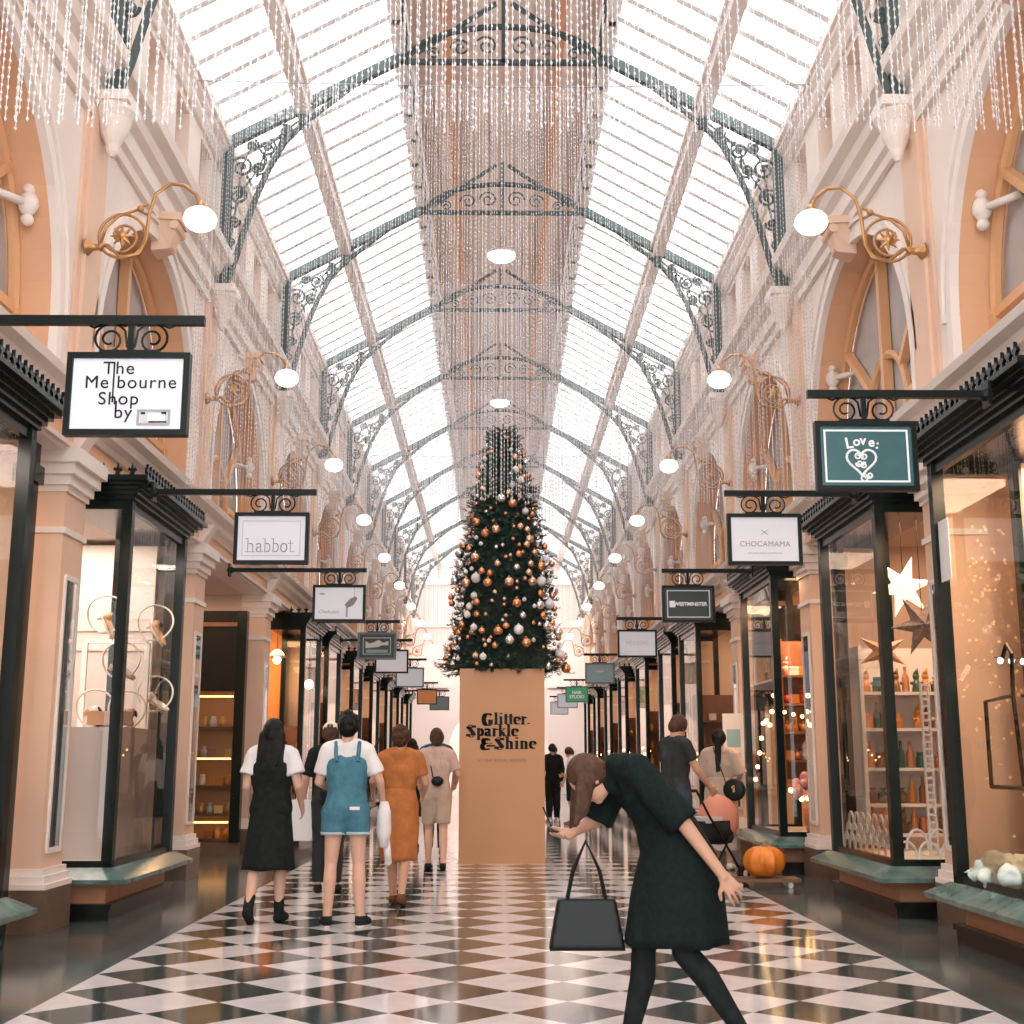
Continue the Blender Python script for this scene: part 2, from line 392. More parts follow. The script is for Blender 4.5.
b = MB(); b.cap((.02, .02, .05), (.04, .02, -.12), .03, .028); b.build('sleeve', WHT, t, True)
# person with cap further on, carrying a white bag
p = Person('person in black with a pale cap, partly hidden left of the denim romper', (-1.76, 13.1), 0, 1.66, dict(ell=(-.24, -.02, 1.14), wrl=(-.27, .06, .96)))
p.hair(HBRN, 'short'); p.top('black_top', BLK, .9, .014); p.legs('trousers', GRYC, 1, .014, .95); p.shoes(BLK)
b = MB(); b.ball(p.S(0, -.01, .05), .088, .10, .085, M=p.HM); b.ball(p.S(0, .10, .05), .06, .06, .012); b.build('cap', mat('pale cap', (.66, .55, .46), .8), p.t, True)
t = thing('carrier_bag', 'white paper carrier bag hanging between the two women on the left', 'bag', (-2.04, 13.15, .50))
b = MB(); b.hexa([(-.12, -.06, 0), (.12, -.06, 0), (.12, .06, 0), (-.12, .06, 0)], [(-.13, -.05, .40), (.13, -.05, .40), (.13, .05, .40), (-.13, .05, .40)]); b.build('bag_body', mat('white paper bag', (.76, .73, .72), .6), t)
b = MB(); b.tube([(-.06, 0, .39), (-.05, 0, .45), (0, 0, .47), (.05, 0, .45), (.06, 0, .39)], .006, 5); b.build('handle', WHT, t)
# woman in rust dress
p = Person('woman with brown swept up hair in a rust orange dress walking away', (-.96, 11.95), -.1, 1.60,
           dict(knl=(-.09, .10, .5), anl=(-.07, .10, .085), tol=(-.06, .26, .03), knr=(.07, -.03, .49), anr=(.07, -.24, .13), tor=(.07, -.14, .03), ell=(-.27, -.02, 1.17), wrl=(-.30, .16, 1.05), elr=(.25, .0, 1.15), wrr=(.2, .2, 1.05)), skin=SKIN2)
p.hair(HBRN, 'bun'); p.hair(HBRN, 'messy'); p.top('dress_bodice', RUST, .7, .016)
p.skirt('dress_skirt', RUST, [((0, 0, 1.1), .145, .115), ((0, 0, .95), .185, .145), ((0, 0, .7), .19, .16), ((0, .0, .42), .17, .17)]); p.shoes(SKIN2 if False else BRNC)
t = thing('shoulder_bag', 'black shoulder bag at the side of the woman in the rust dress', 'bag', (-1.28, 11.9, .86))
b = MB(); b.loft([((0, 0, 0), .03, .09), ((0, 0, .1), .045, .11), ((0, 0, .2), .03, .10)], 12); b.build('bag_body', LEATH, t, True)
b = MB(); b.tube([(0, -.09, .18), (.06, -.06, .5), (.13, 0, .64), (.06, .07, .5), (0, .09, .18)], .008, 5); b.build('strap', LEATH, t)
# man in beige shorts
p = Person('person in pale pink top and beige shorts walking away beside the gold box', (-.80, 15.7), .05, 1.66,
           dict(knr=(.09, -.02, .5), anr=(.09, -.14, .10), tor=(.09, .0, .03), anl=(-.09, .08, .085), tol=(-.1, .24, .03), knl=(-.09, .08, .5), ell=(-.26, .0, 1.16), wrl=(-.22, .2, 1.08), elr=(.26, .0, 1.16), wrr=(.25, .18, 1.05)))
p.hair(HBRN, 'short'); p.top('top', cloth('dusty pink cloth', (.55, .38, .32)), .8, .02, loose=1.15); p.legs('shorts', BEI, .85, .026); p.shoes(BLK)
t = thing('camera_bag', 'small black pouch on the back of the person in beige shorts', 'pouch', (-.78, 15.53, 1.05))
b = MB(); b.ball((0, 0, 0), .075, .045, .06); b.build('pouch_body', LEATH, t, True)
b = MB(); b.tube([(-.05, .02, .03), (-.1, .08, .25), (-.1, .15, .38)], .007, 5); b.build('strap', LEATH, t)
p = Person('man in teal shirt and dark trousers further along, behind the person in beige shorts', (-.92, 18.2), 0, 1.74, dict(ell=(-.27, .0, 1.16), elr=(.27, .0, 1.16)))
p.hair(HBRN, 'short'); p.top('shirt', TEALC, .9, .022); p.legs('trousers', GRYC, 1, .016, .95); p.shoes(BLK)
p = Person('person in white shirt and black skirt far along, left of the gold box', (-1.36, 19.6), 0, 1.62); p.hair(HBLK, 'long', .16); p.top('shirt', WHT, .8, .016)
p.skirt('skirt', BLK, [((0, 0, 1.05), .14, .11), ((0, 0, .9), .18, .14), ((0, 0, .5), .20, .17)]); p.shoes(BLK)
# right of the box
p = Person('man dressed all in black standing right beside the gold box, far along', (1.16, 28.2), .3, 1.66, dict(ell=(-.24, .05, 1.15), wrl=(-.16, .2, 1.08)), nod=.5)
p.hair(HBLK, 'short'); p.top('shirt', BLK, 1, .02, fore=.9); p.legs('trousers', BLK, 1, .02, .95); p.shoes(WHT)
p = Person('person in white tee and black shorts looking down, far along right of the gold box', (1.52, 27.0), 1.2, 1.60, dict(hd=(0, .07, 1.56), elr=(.22, .06, 1.13), wrr=(.12, .22, 1.08), ell=(-.22, .04, 1.13), wrl=(-.2, .14, .93)), nod=.7)
p.hair(HBRN, 'short'); p.top('tee', WHT, .6, .016); p.legs('shorts', BLK, .95, .026); p.shoes(cloth('red shoe', (.4, .12, .08)))
t = thing('backpack', 'dark backpack on the person in the white tee', 'backpack', (1.70, 27.06, .98))
b = MB(); b.box(-.06, .06, -.12, .12, 0, .36); b.ball((0, 0, .36), .06, .12, .06); b.build('pack_body', GRYC, t, remesh=.02)
b = MB()
for q in (-.08, .08): b.tube([(-.05, q, .36), (-.16, q, .42), (-.27, q, .3), (-.25, q, .1)], .012, 5)
b.build('strap', GRYC, t)
p = Person('person with brown hair far along, seen between two people by the gold box', (1.34, 31.5), PI, 1.66); p.hair(HBRN, 'short'); p.top('top', GRYC, .7, .016); p.legs('trousers', GRYC, 1, .016, .95); p.shoes(BLK)
# man in charcoal tee pushing a pram, woman in beige
p = Person('man with short brown hair in charcoal tee pushing a pram towards the right windows', (1.80, 13.45), -1.0, 1.76,
           dict(hd=(0, .05, 1.575), elr=(.23, .08, 1.15), wrr=(.19, .28, .98), ell=(-.23, .08, 1.15), wrl=(-.19, .28, .98), knl=(-.09, .08, .5), anl=(-.09, .1, .085), tol=(-.1, .26, .03), anr=(.09, -.16, .11), tor=(.1, -.02, .03)), nod=.55, turn=.1, skin=SKIN2)
p.hair(HBRN, 'short'); p.top('tee', GRYC, .62, .016); p.legs('jeans', cloth('dark denim', (.03, .05, .07), var=.2), 1, .016, .95); p.shoes(BLK, WHT)
t = thing('pram', 'dark pram with salmon hood standing in front of the man in charcoal', 'pram', (2.22, 13.98, 0), -.75)
b = MB(); b.loft([((0, .05, .42), .16, .30), ((0, .05, .52), .19, .36), ((0, .05, .66), .20, .38)], 18); b.build('carrycot', cloth('pram black cloth', (.02, .02, .022)), t, True)
b = MB()
for i in range(9):
    a = PI*i/8*.62
    pass
b.ball((0, .17, .66), .205, .26, .27, 16, 10); 
b.build('hood', cloth('salmon cloth', (.62, .26, .19)), t, True)
b = MB(); b.box(-.16, .16, -.25, .02, .64, .70); b.build('blanket', cloth('pale blanket', (.6, .56, .55)), t)
b = MB()
for q in (-.2, .2): b.tube([(q, -.52, .98), (q, -.3, .72), (q, .0, .42), (q, .30, .10)], .013, 6); b.tube([(q, -.28, .12), (q, 0, .40), (q, .1, .5)], .013, 6)
b.tube([(-.2, -.52, .98), (.2, -.52, .98)], .016, 6); b.build('frame', INK, t)
for x in (-.22, .22):
    for y in (-.28, .30):
        b = MB(); b.tube([(x-.02, y, .10), (x+.02, y, .10)], .10, 18); w_ = b.build('wheel', INK, t)
        b = MB(); b.tube([(x-.024, y, .10), (x+.024, y, .10)], .04, 12); b.build('hub', WHITEP, w_)
p = Person('woman with long black ponytail in a beige dress standing by the right windows', (2.66, 15.75), -.35, 1.66, dict(elr=(.25, .02, 1.14), wrr=(.16, .2, 1.02), ell=(-.23, .03, 1.14), wrl=(-.14, .2, 1.0), anl=(-.07, .05, .085), tol=(-.1, .2, .03)))
p.hair(HBLK, 'tail', .42); p.hair(HBLK, 'short'); p.top('dress_bodice', BEI, .95, .024, loose=1.3)
p.skirt('dress_skirt', BEI, [((0, 0, 1.12), .16, .125), ((0, 0, .95), .20, .155), ((0, 0, .65), .215, .175), ((0, 0, .42), .22, .185)])
p.skirt('underskirt', cloth('pale grey cloth', (.52, .48, .45)), [((0, 0, .5), .19, .15), ((0, 0, .24), .18, .15)]); p.shoes(WHT)
t = thing('round_bag', 'round black shoulder bag with gold clasp on the woman in beige', 'bag', (2.78, 15.48, .95), -.35)
b = MB(); M = Matrix.Rotation(PI/2, 3, 'X'); b.lathe([(.10, -.04), (.13, -.03), (.135, 0), (.13, .03), (.10, .04)], (0, 0, 0), 20, M); b.build('bag_body', LEATH, t, True)
b = MB(); b.box(-.012, .012, -.052, -.038, -.03, .05); b.box(-.03, .012, -.052, -.038, .02, .04); b.build('clasp', GOLDM, t)
b = MB(); b.tube([(-.1, 0, .08), (-.2, .05, .35), (-.27, .15, .5)], .007, 5); b.build('strap', LEATH, t)
# woman in dark green, nearest, bending forward
p = Person('woman in a dark green black dress bending forward as she walks left, nearest person', (.70, 5.85), PI/2+.08, 1.56,
           dict(pel=(0, -.06, .94), wai=(0, .02, 1.09), che=(0, .14, 1.26), nek=(0, .28, 1.36), hd=(0, .39, 1.30), shl=(-.165, .19, 1.35), shr=(.165, .19, 1.35),
                ell=(-.245, -.02, 1.10), wrl=(-.25, -.20, .86), elr=(.20, .33, 1.10), wrr=(.08, .46, 1.05),
                hil=(-.085, -.05, .90), hir=(.085, -.05, .90), knr=(.09, .12, .50), anr=(.09, .20, .085), tor=(.09, .36, .03), knl=(-.09, -.04, .50), anl=(-.09, -.30, .15), tol=(-.09, -.20, .03)),
           nod=1.0, vox=.0045, skin=SKIN2)
p.hair(HBRN, 'falling', .16)
p.top('dress_bodice', DGRN, 1.0, .022, loose=1.2)
p.skirt('dress_skirt', DGRN, [((0, .06, 1.18), .165, .15), ((0, .0, 1.06), .175, .165), ((0, -.04, .95), .20, .185), ((0, -.03, .75), .215, .225), ((0, -.02, .53), .225, .25)])
b = MB(); J = p.J
for a in 'lr':
    b.cap(lerp(J['hi'+a], J['kn'+a], .6), J['kn'+a], .068, .056, ); mid = lerp(J['kn'+a], J['an'+a], .32)-V((0, .018, 0)); b.cap(J['kn'+a], mid, .055, .058); b.cap(mid, J['an'+a], .058, .038)
b.build('tights', BLK, p.t, remesh=.010); p.shoes(BLK)
t = thing('handbag', 'black handbag swinging in front of the woman in the dark green dress', 'bag', (.33, 5.93, .45), PI/2)
b = MB(); b.hexa([(-.07, -.17, 0), (.07, -.17, 0), (.07, .17, 0), (-.07, .17, 0)], [(-.04, -.13, .22), (.04, -.13, .22), (.04, .13, .22), (-.04, .13, .22)]); b.build('bag_body', LEATH, t, remesh=.012)
b = MB()
for x in (-.03, .03): b.tube([(x, -.09, .2), (x, -.06, .34), (x*.5, 0, .47), (x, .06, .34), (x, .09, .2)], .008, 6)
b.build('handle', LEATH, t)
t = thing('phone', 'dark mobile phone in the hand of the woman in dark green', 'phone', (.20, 5.93, .93), PI/2)
b = MB(); b.hexa([(-.036, .0, 0), (.036, .0, 0), (.036, .008, 0), (-.036, .008, 0)], [(-.036, .06, .14), (.036, .06, .14), (.036, .068, .14), (-.036, .068, .14)]); b.build('phone_body', INK, t)
# ------------------------------------------------------------------ dimensions
CX, CZ = -0.08, 1.27                 # camera position
P = 4.5
def TY(k): return 10.2+P*k           # pilaster and truss lines
KS = list(range(-2, 10))
YEND = TY(9)+2.2
FW = 2.515                           # half width of chequered floor
WX = 3.58                            # upper wall plane
ZT = 8.87                            # wall top
# ------------------------------------------------------------------ floor
def floor_mats():
    m = bpy.data.materials.new('black and white marble chequer'); m.use_nodes = True
    nt = m.node_tree; b = nt.nodes['Principled BSDF']
    tc = nt.nodes.new('ShaderNodeTexCoord'); mp = nt.nodes.new('ShaderNodeMapping')
    mp.inputs['Rotation'].default_value = (0, 0, math.radians(-45))
    mp.inputs['Location'].default_value = (0, 0, 0.5)
    ck = nt.nodes.new('ShaderNodeTexChecker')
    side = FW*2/8/math.sqrt(2)
    ck.inputs['Scale'].default_value = 1/side
    ck.inputs['Color1'].default_value = (0.60, 0.575, 0.585, 1); ck.inputs['Color2'].default_value = (0.038, 0.052, 0.049, 1)
    n = nt.nodes.new('ShaderNodeTexNoise'); n.inputs['Scale'].default_value = 5; n.inputs['Detail'].default_value = 6
    mx = nt.nodes.new('ShaderNodeMix'); mx.data_type = 'RGBA'; mx.blend_type = 'OVERLAY'; mx.inputs[0].default_value = 0.25
    nt.links.new(tc.outputs['Object'], mp.inputs['Vector']); nt.links.new(mp.outputs[0], ck.inputs['Vector'])
    nt.links.new(tc.outputs['Object'], n.inputs['Vector'])
    nt.links.new(ck.outputs['Color'], mx.inputs[6]); nt.links.new(n.outputs['Fac'], mx.inputs[7])
    nt.links.new(mx.outputs[2], b.inputs['Base Color'])
    b.inputs['Roughness'].default_value = 0.10
    g = mat('grey green border marble', (0.075, 0.09, 0.085), 0.12, var=0.4, vscale=2.2)
    return m, g
fm, gm = floor_mats()
b = MB()
b.face([(-FW, -4, 0), (FW, -4, 0), (FW, 75, 0), (-FW, 75, 0)])
b.face([(-6.6, -4, 0), (-FW, -4, 0), (-FW, 75, 0), (-6.6, 75, 0)])
b.face([(FW, -4, 0), (6.6, -4, 0), (6.6, 75, 0), (FW, 75, 0)])
fl = b.build('floor', fm); fl.data.materials.append(gm)
fl.data.polygons[1].material_index = 1; fl.data.polygons[2].material_index = 1
tag(fl, 'polished arcade floor of black and white diamond tiles with dark marble borders', 'floor', kind='structure')

# ------------------------------------------------------------------ side walls
AR, ASP, AC = 1.75, 4.75, None       # arch radius, springing height
ZC = 4.25                            # top of lower cornice
def arch_pts(r, n=18): return [(r*math.cos(PI*i/n), r*math.sin(PI*i/n)) for i in range(n+1)]
for s in (-1, 1):
    nm = SIDE[s]
    w = MB()
    # arched storey, one bay at a time, between the trusses
    for k in range(-3, 9):
        yc = TY(k)+P/2-.18; y0, y1 = TY(k), TY(k+1)
        ap = [(yc+y, ASP+z) for y, z in arch_pts(AR)]
        x = s*WX
        w.face([(x, y0, ZC), (x, yc-AR, ZC), (x, yc-AR, ASP), (x, y0, ASP)])
        w.face([(x, yc+AR, ZC), (x, y1, ZC), (x, y1, ASP), (x, yc+AR, ASP)])
        top = 6.72
        for (ya, za), (yb, zb) in zip(ap, ap[1:]):
            w.face([(x, ya, za), (x, yb, zb), (x, yb, top), (x, ya, top)])
        w.face([(x, y0, ASP), (x, yc-AR, ASP), (x, yc-AR, top), (x, y0, top)])
        w.face([(x, yc+AR, ASP), (x, y1, ASP), (x, y1, top), (x, yc+AR, top)])
    w.face([(s*WX, TY(9), ZC), (s*WX, YEND, ZC), (s*WX, YEND, 6.72), (s*WX, TY(9), 6.72)])
    w.face([(s*3.9, TY(9), 0), (s*3.9, YEND, 0), (s*3.9, YEND, 3.8), (s*3.9, TY(9), 3.8)])
    # attic with recessed panels
    ya, yb = TY(-3), YEND
    def sx(a, b_): return (min(s*a, s*b_), max(s*a, s*b_))
    w.box(*sx(WX, WX+0.3), ya, yb, 7.3, 7.62); w.box(*sx(WX, WX+0.3), ya, yb, 8.52, ZT+0.05)
    for k in range(-3, 9):
        n = 4; g = 0.58; pit = P/n
        for j in range(n):
            c = TY(k)+pit*j; hw = (pit-g)/2
            w.box(*sx(WX, WX+0.3), c-hw, c+hw, 7.62, 8.52)
    pb = MB(); pb.box(*sx(WX+0.24, WX+.29), ya, yb, 7.5, 8.6); tag(pb.build('trim_9' if s < 0 else 'trim_10', ORANGE), nm+' apricot backs of the recessed attic panels', 'panels', kind='structure')
    ww = w.build('wall_'+nm, CREAM); tag(ww, nm+' upper wall of cream plaster with arched openings', 'wall', kind='structure')
    # upper pilasters
    u = MB()
    for k in KS:
        u.box(*sx(WX-0.03, WX+0.02), TY(k)-0.30, TY(k)+0.30, ZC, 6.8)
        u.box(*sx(WX-0.06, WX+0.02), TY(k)-0.20, TY(k)+0.20, ZC, 6.8)
    tag(u.build('trim_1' if s < 0 else 'trim_2', PEACH), nm+' row of shallow peach pilasters between the arched windows', 'pilasters', kind='structure')
    # main entablature above the arches
    def P2(pts): return [(s*a, z) for a, z in pts]
    e = MB()
    e.prof(P2([(WX+.05, 6.70), (WX-.05, 6.70), (WX-.05, 6.80), (WX-.10, 6.83), (WX-.10, 6.93), (WX-.04, 6.95), (WX-.04, 7.10), (WX-.12, 7.14), (WX-.16, 7.22), (WX-.26, 7.26), (WX-.28, 7.36), (WX-.05, 7.40), (WX+.05, 7.40)]), ya, yb)
    e.prof(P2([(WX+.05, 8.60), (WX-.04, 8.60), (WX-.08, 8.66), (WX-.08, 8.72), (WX-.14, 8.76), (WX-.14, 8.87), (WX+.05, 8.87)]), ya, yb)
    tag(e.build('trim_3' if s < 0 else 'trim_4', CREAMW), nm+' moulded cream cornice running above the arches', 'cornice', kind='structure')
    c = MB()
    c.prof(P2([(WX+.3, 3.98), (WX-.03, 3.98), (WX-.05, 4.03), (WX-.12, 4.06), (WX-.14, 4.13), (WX-.22, 4.16), (WX-.24, 4.22), (WX-.20, 4.25), (WX-.06, 4.30), (WX+.3, 4.30)]), ya, yb)
    c.prof(P2([(WX+.3, 3.74), (WX-.02, 3.74), (WX-.05, 3.78), (WX-.02, 3.82), (WX+.3, 3.82)]), ya, yb)
    tag(c.build('trim_5' if s < 0 else 'trim_6', CREAMW), nm+' moulded cream cornice running above the shopfronts', 'cornice', kind='structure')
    f = MB(); f.box(*sx(WX, WX+0.3), ya, yb, 3.80, 4.0)
    tag(f.build('trim_7' if s < 0 else 'trim_8', ORANGE), nm+' apricot frieze band between shopfronts and cornice', 'frieze', kind='structure')
    # shop interiors: back wall, party walls, ceiling
    i = MB()
    i.box(*sx(6.4, 6.5), ya, yb, 0, 3.8)
    for k in KS: i.box(*sx(3.9, 6.4), TY(k)-0.06, TY(k)+0.06, 0, 3.8)
    i.box(*sx(3.5, 6.5), ya, yb, 3.76, 3.80)
    tag(i.build('wall_shops_'+nm, mat('shop interior plaster '+nm, (0.70, 0.52, 0.42) if s > 0 else (0.72, 0.60, 0.53), 0.6)), nm+' plain interior walls and ceilings behind the shopfronts', 'wall', kind='structure')
# end wall with arched opening
b = MB(); y = YEND; R0 = 2.05
ap = [(x, 1.6+z) for x, z in arch_pts(R0, 24)]
for (xa, za), (xb, zb) in zip(ap, ap[1:]): b.face([(xa, y, za), (xb, y, zb), (xb, y, 10.6), (xa, y, 10.6)])
for q in (-1, 1):
    b.face([(q*R0, y, 0), (q*6.6, y, 0), (q*6.6, y, 10.6), (q*R0, y, 10.6)])
b.box(-1.0, 1.0, y, y+0.2, 10.4, 11.6)
for a, c in ((4.3, 4.5), (6.8, 7.3), (8.6, 8.8)):
    for q in (-1, 1): b.box(min(q*R0*1.0, q*3.6), max(q*R0, q*3.6), y-0.15, y, a, c)
    if a > 5: b.box(-R0, R0, y-0.15, y, a, c)
tag(b.build('wall_end', mat('pale pink end plaster', (0.86, 0.76, 0.72), 0.7)), 'pale end wall with a round arch at the far end of the arcade', 'wall', kind='structure')

b = MB(); b.box(-6, 6, YEND+5, YEND+5.3, 0, 12); b.box(-6.6, -6, YEND+.2, YEND+5.3, 0, 12); b.box(6, 6.6, YEND+.2, YEND+5.3, 0, 12); b.box(-6.6, 6.6, YEND+.3, YEND+5.3, 8.0, 8.2)  # walls and roof added behind the end arch to dim its bright opening
b.box(-1.2, 1.2, YEND+4.95, YEND+5, 0, 2.6)
tag(b.build('wall_arch_dimmer', mat('pale arch dimmer plaster', (.85, .72, .66), .7)), 'pale pink wall added beyond the far end arch to dim the opening', 'wall', kind='structure')

# ------------------------------------------------------------------ arched upper windows
def make_window(k, s):
    yc = TY(k)+P/2-.18
    t = thing('window_1', '', 'window', (s*WX, yc, ASP), 0 if s < 0 else PI, kind='structure')
    # local: +x into the arcade, z from springing
    sill = ZC-ASP+0.05
    rv = MB(); D = 0.36
    op = [(AR, sill)]+arch_pts(AR, 22)+[(-AR, sill)]
    for (ya, za), (yb, zb) in zip(op, op[1:]): rv.face([(0, ya, za), (0, yb, zb), (-D, yb, zb), (-D, ya, za)])
    rv.build('reveal', ORANGE, t)
    av = MB()
    for r0, r1, d in ((AR-0.005, AR+0.10, 0.05), (AR+0.09, AR+0.17, 0.03), (AR+0.16, AR+0.20, 0.06)):
        pa, pb = arch_pts(r0, 22), arch_pts(r1, 22)
        for i in range(22):
            q = [pa[i], pb[i], pb[i+1], pa[i+1]]
            av.hexa([(-0.02, y_, z_) for y_, z_ in q], [(d, y_, z_) for y_, z_ in q])
    for q in (-1, 1): av.box(-.02, 0.05, q*(AR+.05)-.055, q*(AR+.05)+.055, sill, 0)
    av.build('archivolt', CREAMW, t)
    ks = MB()
    ks.hexa([(-.02, -.13, AR-.12), (-.02, .13, AR-.12), (-.02, .16, AR+.20), (-.02, -.16, AR+.20)], [(.16, -.08, AR-.08), (.16, .08, AR-.08), (.24, .13, AR+.20), (.24, -.13, AR+.20)])
    ks.hexa([(-.02, -.19, AR+.20), (-.02, .19, AR+.20), (-.02, .19, AR+.28), (-.02, -.19, AR+.28)], [(.27, -.16, AR+.20), (.27, .16, AR+.20), (.27, .16, AR+.28), (.27, -.16, AR+.28)])
    ks.tube([(.21, y_, AR+.15) for y_ in (-.16, 0, .16)], .05, 8); ks.tube([(.15, y_, AR-.04) for y_ in (-.08, 0, .08)], .04, 8)
    ks.build('keystone', PEACH, t)
    fr = MB(); x0 = -D+0.06
    fr.tube([(x0, y_*(AR-.05)/AR, z_*(AR-.05)/AR) for y_, z_ in arch_pts(AR, 22)], 0.05, 6)
    for q in (-1, 1): fr.bar((x0, q*(AR-.05), sill), (x0, q*(AR-.05), 0), .1, .1)
    fr.bar((x0, 0, sill), (x0, 0, AR), .09, .1, (1, 0, 0))
    ri = 0.62
    fr.tube([(x0, ri*math.cos(a*PI/14), -0.05+ri*math.sin(a*PI/14)) for a in range(15)], .045, 6)
    for q in (-1, 1):
        fr.bar((x0, q*ri, sill), (x0, q*ri, 0), .08, .1, (1, 0, 0))
        for a in (38, ):
            ca, sa = math.cos(math.radians(a)), math.sin(math.radians(a))
            fr.bar((x0, q*ri*ca, ri*sa-.05), (x0, q*AR*ca, AR*sa), .07, .09, (1, 0, 0))
        fr.bar((x0, q*ri, 0), (x0, q*AR, 0), .07, .08)
    fr.bar((x0, -AR, sill+.04), (x0, AR, sill+.04), .12, .08)
    fr.build('window_frame', mat('apricot window timber', (0.74, 0.40, 0.20), .4), t)
    kn = MB()
    for q in (-1, 1):
        for a in (28,):
            ca, sa = math.cos(math.radians(a)), math.sin(math.radians(a))
            c = V((-.16, q*(AR-.05)*ca, (AR-.05)*sa))
            kn.ball(c, .08, .07, .10); kn.ball(c+V((0, 0, .12)), .05); kn.ball(c+V((0, 0, -.13)), .05); kn.bar(c, c+V((-.18, -q*.32, -.02)), .05)
    kn.build('boss_ornament', CREAMW, t, True)
    gl = MB(); gp = [(AR-.02, sill)]+arch_pts(AR-.02, 22)+[(-AR+.02, sill)]
    gl.face([(-D, y_, z_) for y_, z_ in gp]); gl.build('glass_pane', ARCHG, t)
    return t
win0 = make_window(-3, -1); n = 0
for s in (-1, 1):
    for j, k in enumerate(range(-3, 9)):
        n += 1
        lab = 'arched upper window with apricot frame on the %s wall, %s bay from the camera' % (SIDE[s], ORD[j])
        if n == 1: o = win0; o['label'] = lab
        else: o = dup(win0, (s*WX, TY(k)+P/2-.18, ASP), 0 if s < 0 else PI, lab)
        o.name = 'window_%d' % n

# ------------------------------------------------------------------ roof
EX, RX = 3.52, 1.26
SL = 0.57
def rz(x): return ZT+0.06+SL*(EX-abs(x))
ya, yb = TY(-3), YEND
roof = thing('ceiling', 'pitched glass roof with white glazing bars and a boarded ridge lantern', 'roof', (0, 0, 0), kind='structure')
g = MB()
for s in (-1, 1): g.face([(s*EX, ya, rz(EX)), (s*RX, ya, rz(RX)), (s*RX, yb, rz(RX)), (s*EX, yb, rz(EX))])
g.build('roof_glass', ROOFG, roof)
g = MB(); N = 10
for s in (-1, 1):
    for k in range(-3, 9):
        for j in range(N):
            y = TY(k)+P*j/N
            if j == 0: continue
            g.bar((s*EX, y, rz(EX)-.04), (s*RX, y, rz(RX)-.04), .10, .07)
g.build('glazing_bars', mat('white glazing bar paint', (.93, .91, .90), .5), roof)
for s in (-1, 1):
    g = MB(); x = 2.52
    g.bar((s*x, ya, rz(x)-.16), (s*x, yb, rz(x)-.16), .16, .16); g.bar((s*x, ya, rz(x)-.05), (s*x, yb, rz(x)-.05), .24, .08)
    g.build('purlin', PURLIN, roof)
    g = MB(); g.box(min(s*3.40, s*3.66), max(s*3.40, s*3.66), ya, yb, ZT-.05, ZT+.10); g.build('wall_plate', PURLIN, roof)
    g = MB(); z0 = rz(RX)-.12
    g.box(min(s*RX, s*(RX+.14)), max(s*RX, s*(RX+.14)), ya, yb, z0, z0+.16)
    g.box(min(s*RX, s*(RX+.10)), max(s*RX, s*(RX+.10)), ya, yb, z0+.80, z0+.95)
    y = ya
    while y < yb:
        g.box(min(s*RX, s*(RX+.10)), max(s*RX, s*(RX+.10)), y-.05, y+.05, z0, z0+.9); y += P/6
    g.build('lantern_side_frame', PURLIN, roof)
    g = MB()
    for j in range(5):
        zz = z0+.20+j*.13
        g.hexa([(s*(RX+.02), ya, zz), (s*(RX+.12), ya, zz-.06), (s*(RX+.12), ya, zz-.045), (s*(RX+.02), ya, zz+.015)],
               [(s*(RX+.02), yb, zz), (s*(RX+.12), yb, zz-.06), (s*(RX+.12), yb, zz-.045), (s*(RX+.02), yb, zz+.015)])
    g.build('louvres', TRUSSG, roof)
    g = MB(); g.face([(s*(RX+.15), ya, z0), (s*(RX+.15), yb, z0), (s*(RX+.15), yb, z0+.95), (s*(RX+.15), ya, z0+.95)]); g.build('lantern_glass', ROOFG, roof)
g = MB(); z0 = rz(RX)+.80
for j in range(12):
    x0 = -RX+j*2*RX/12; g.box(x0+.004, x0+2*RX/12-.004, ya, yb, z0+.02*(j % 2), z0+.05)
g.build('ridge_boarding', mat('peach boarding', (0.84, 0.66, 0.57), .6, var=.08), roof)
g = MB(); g.box(-RX-.2, RX+.2, ya, yb, z0+.05, z0+.09); g.build('ridge_cover', WHITEP, roof)
g = MB()
for q in (-0.78, 0.78): g.box(q-.05, q+.05, ya, yb, z0-.10, z0+.02)
g.build('ridge_beam', mat('apricot beam', (.66, .33, .17), .5), roof)

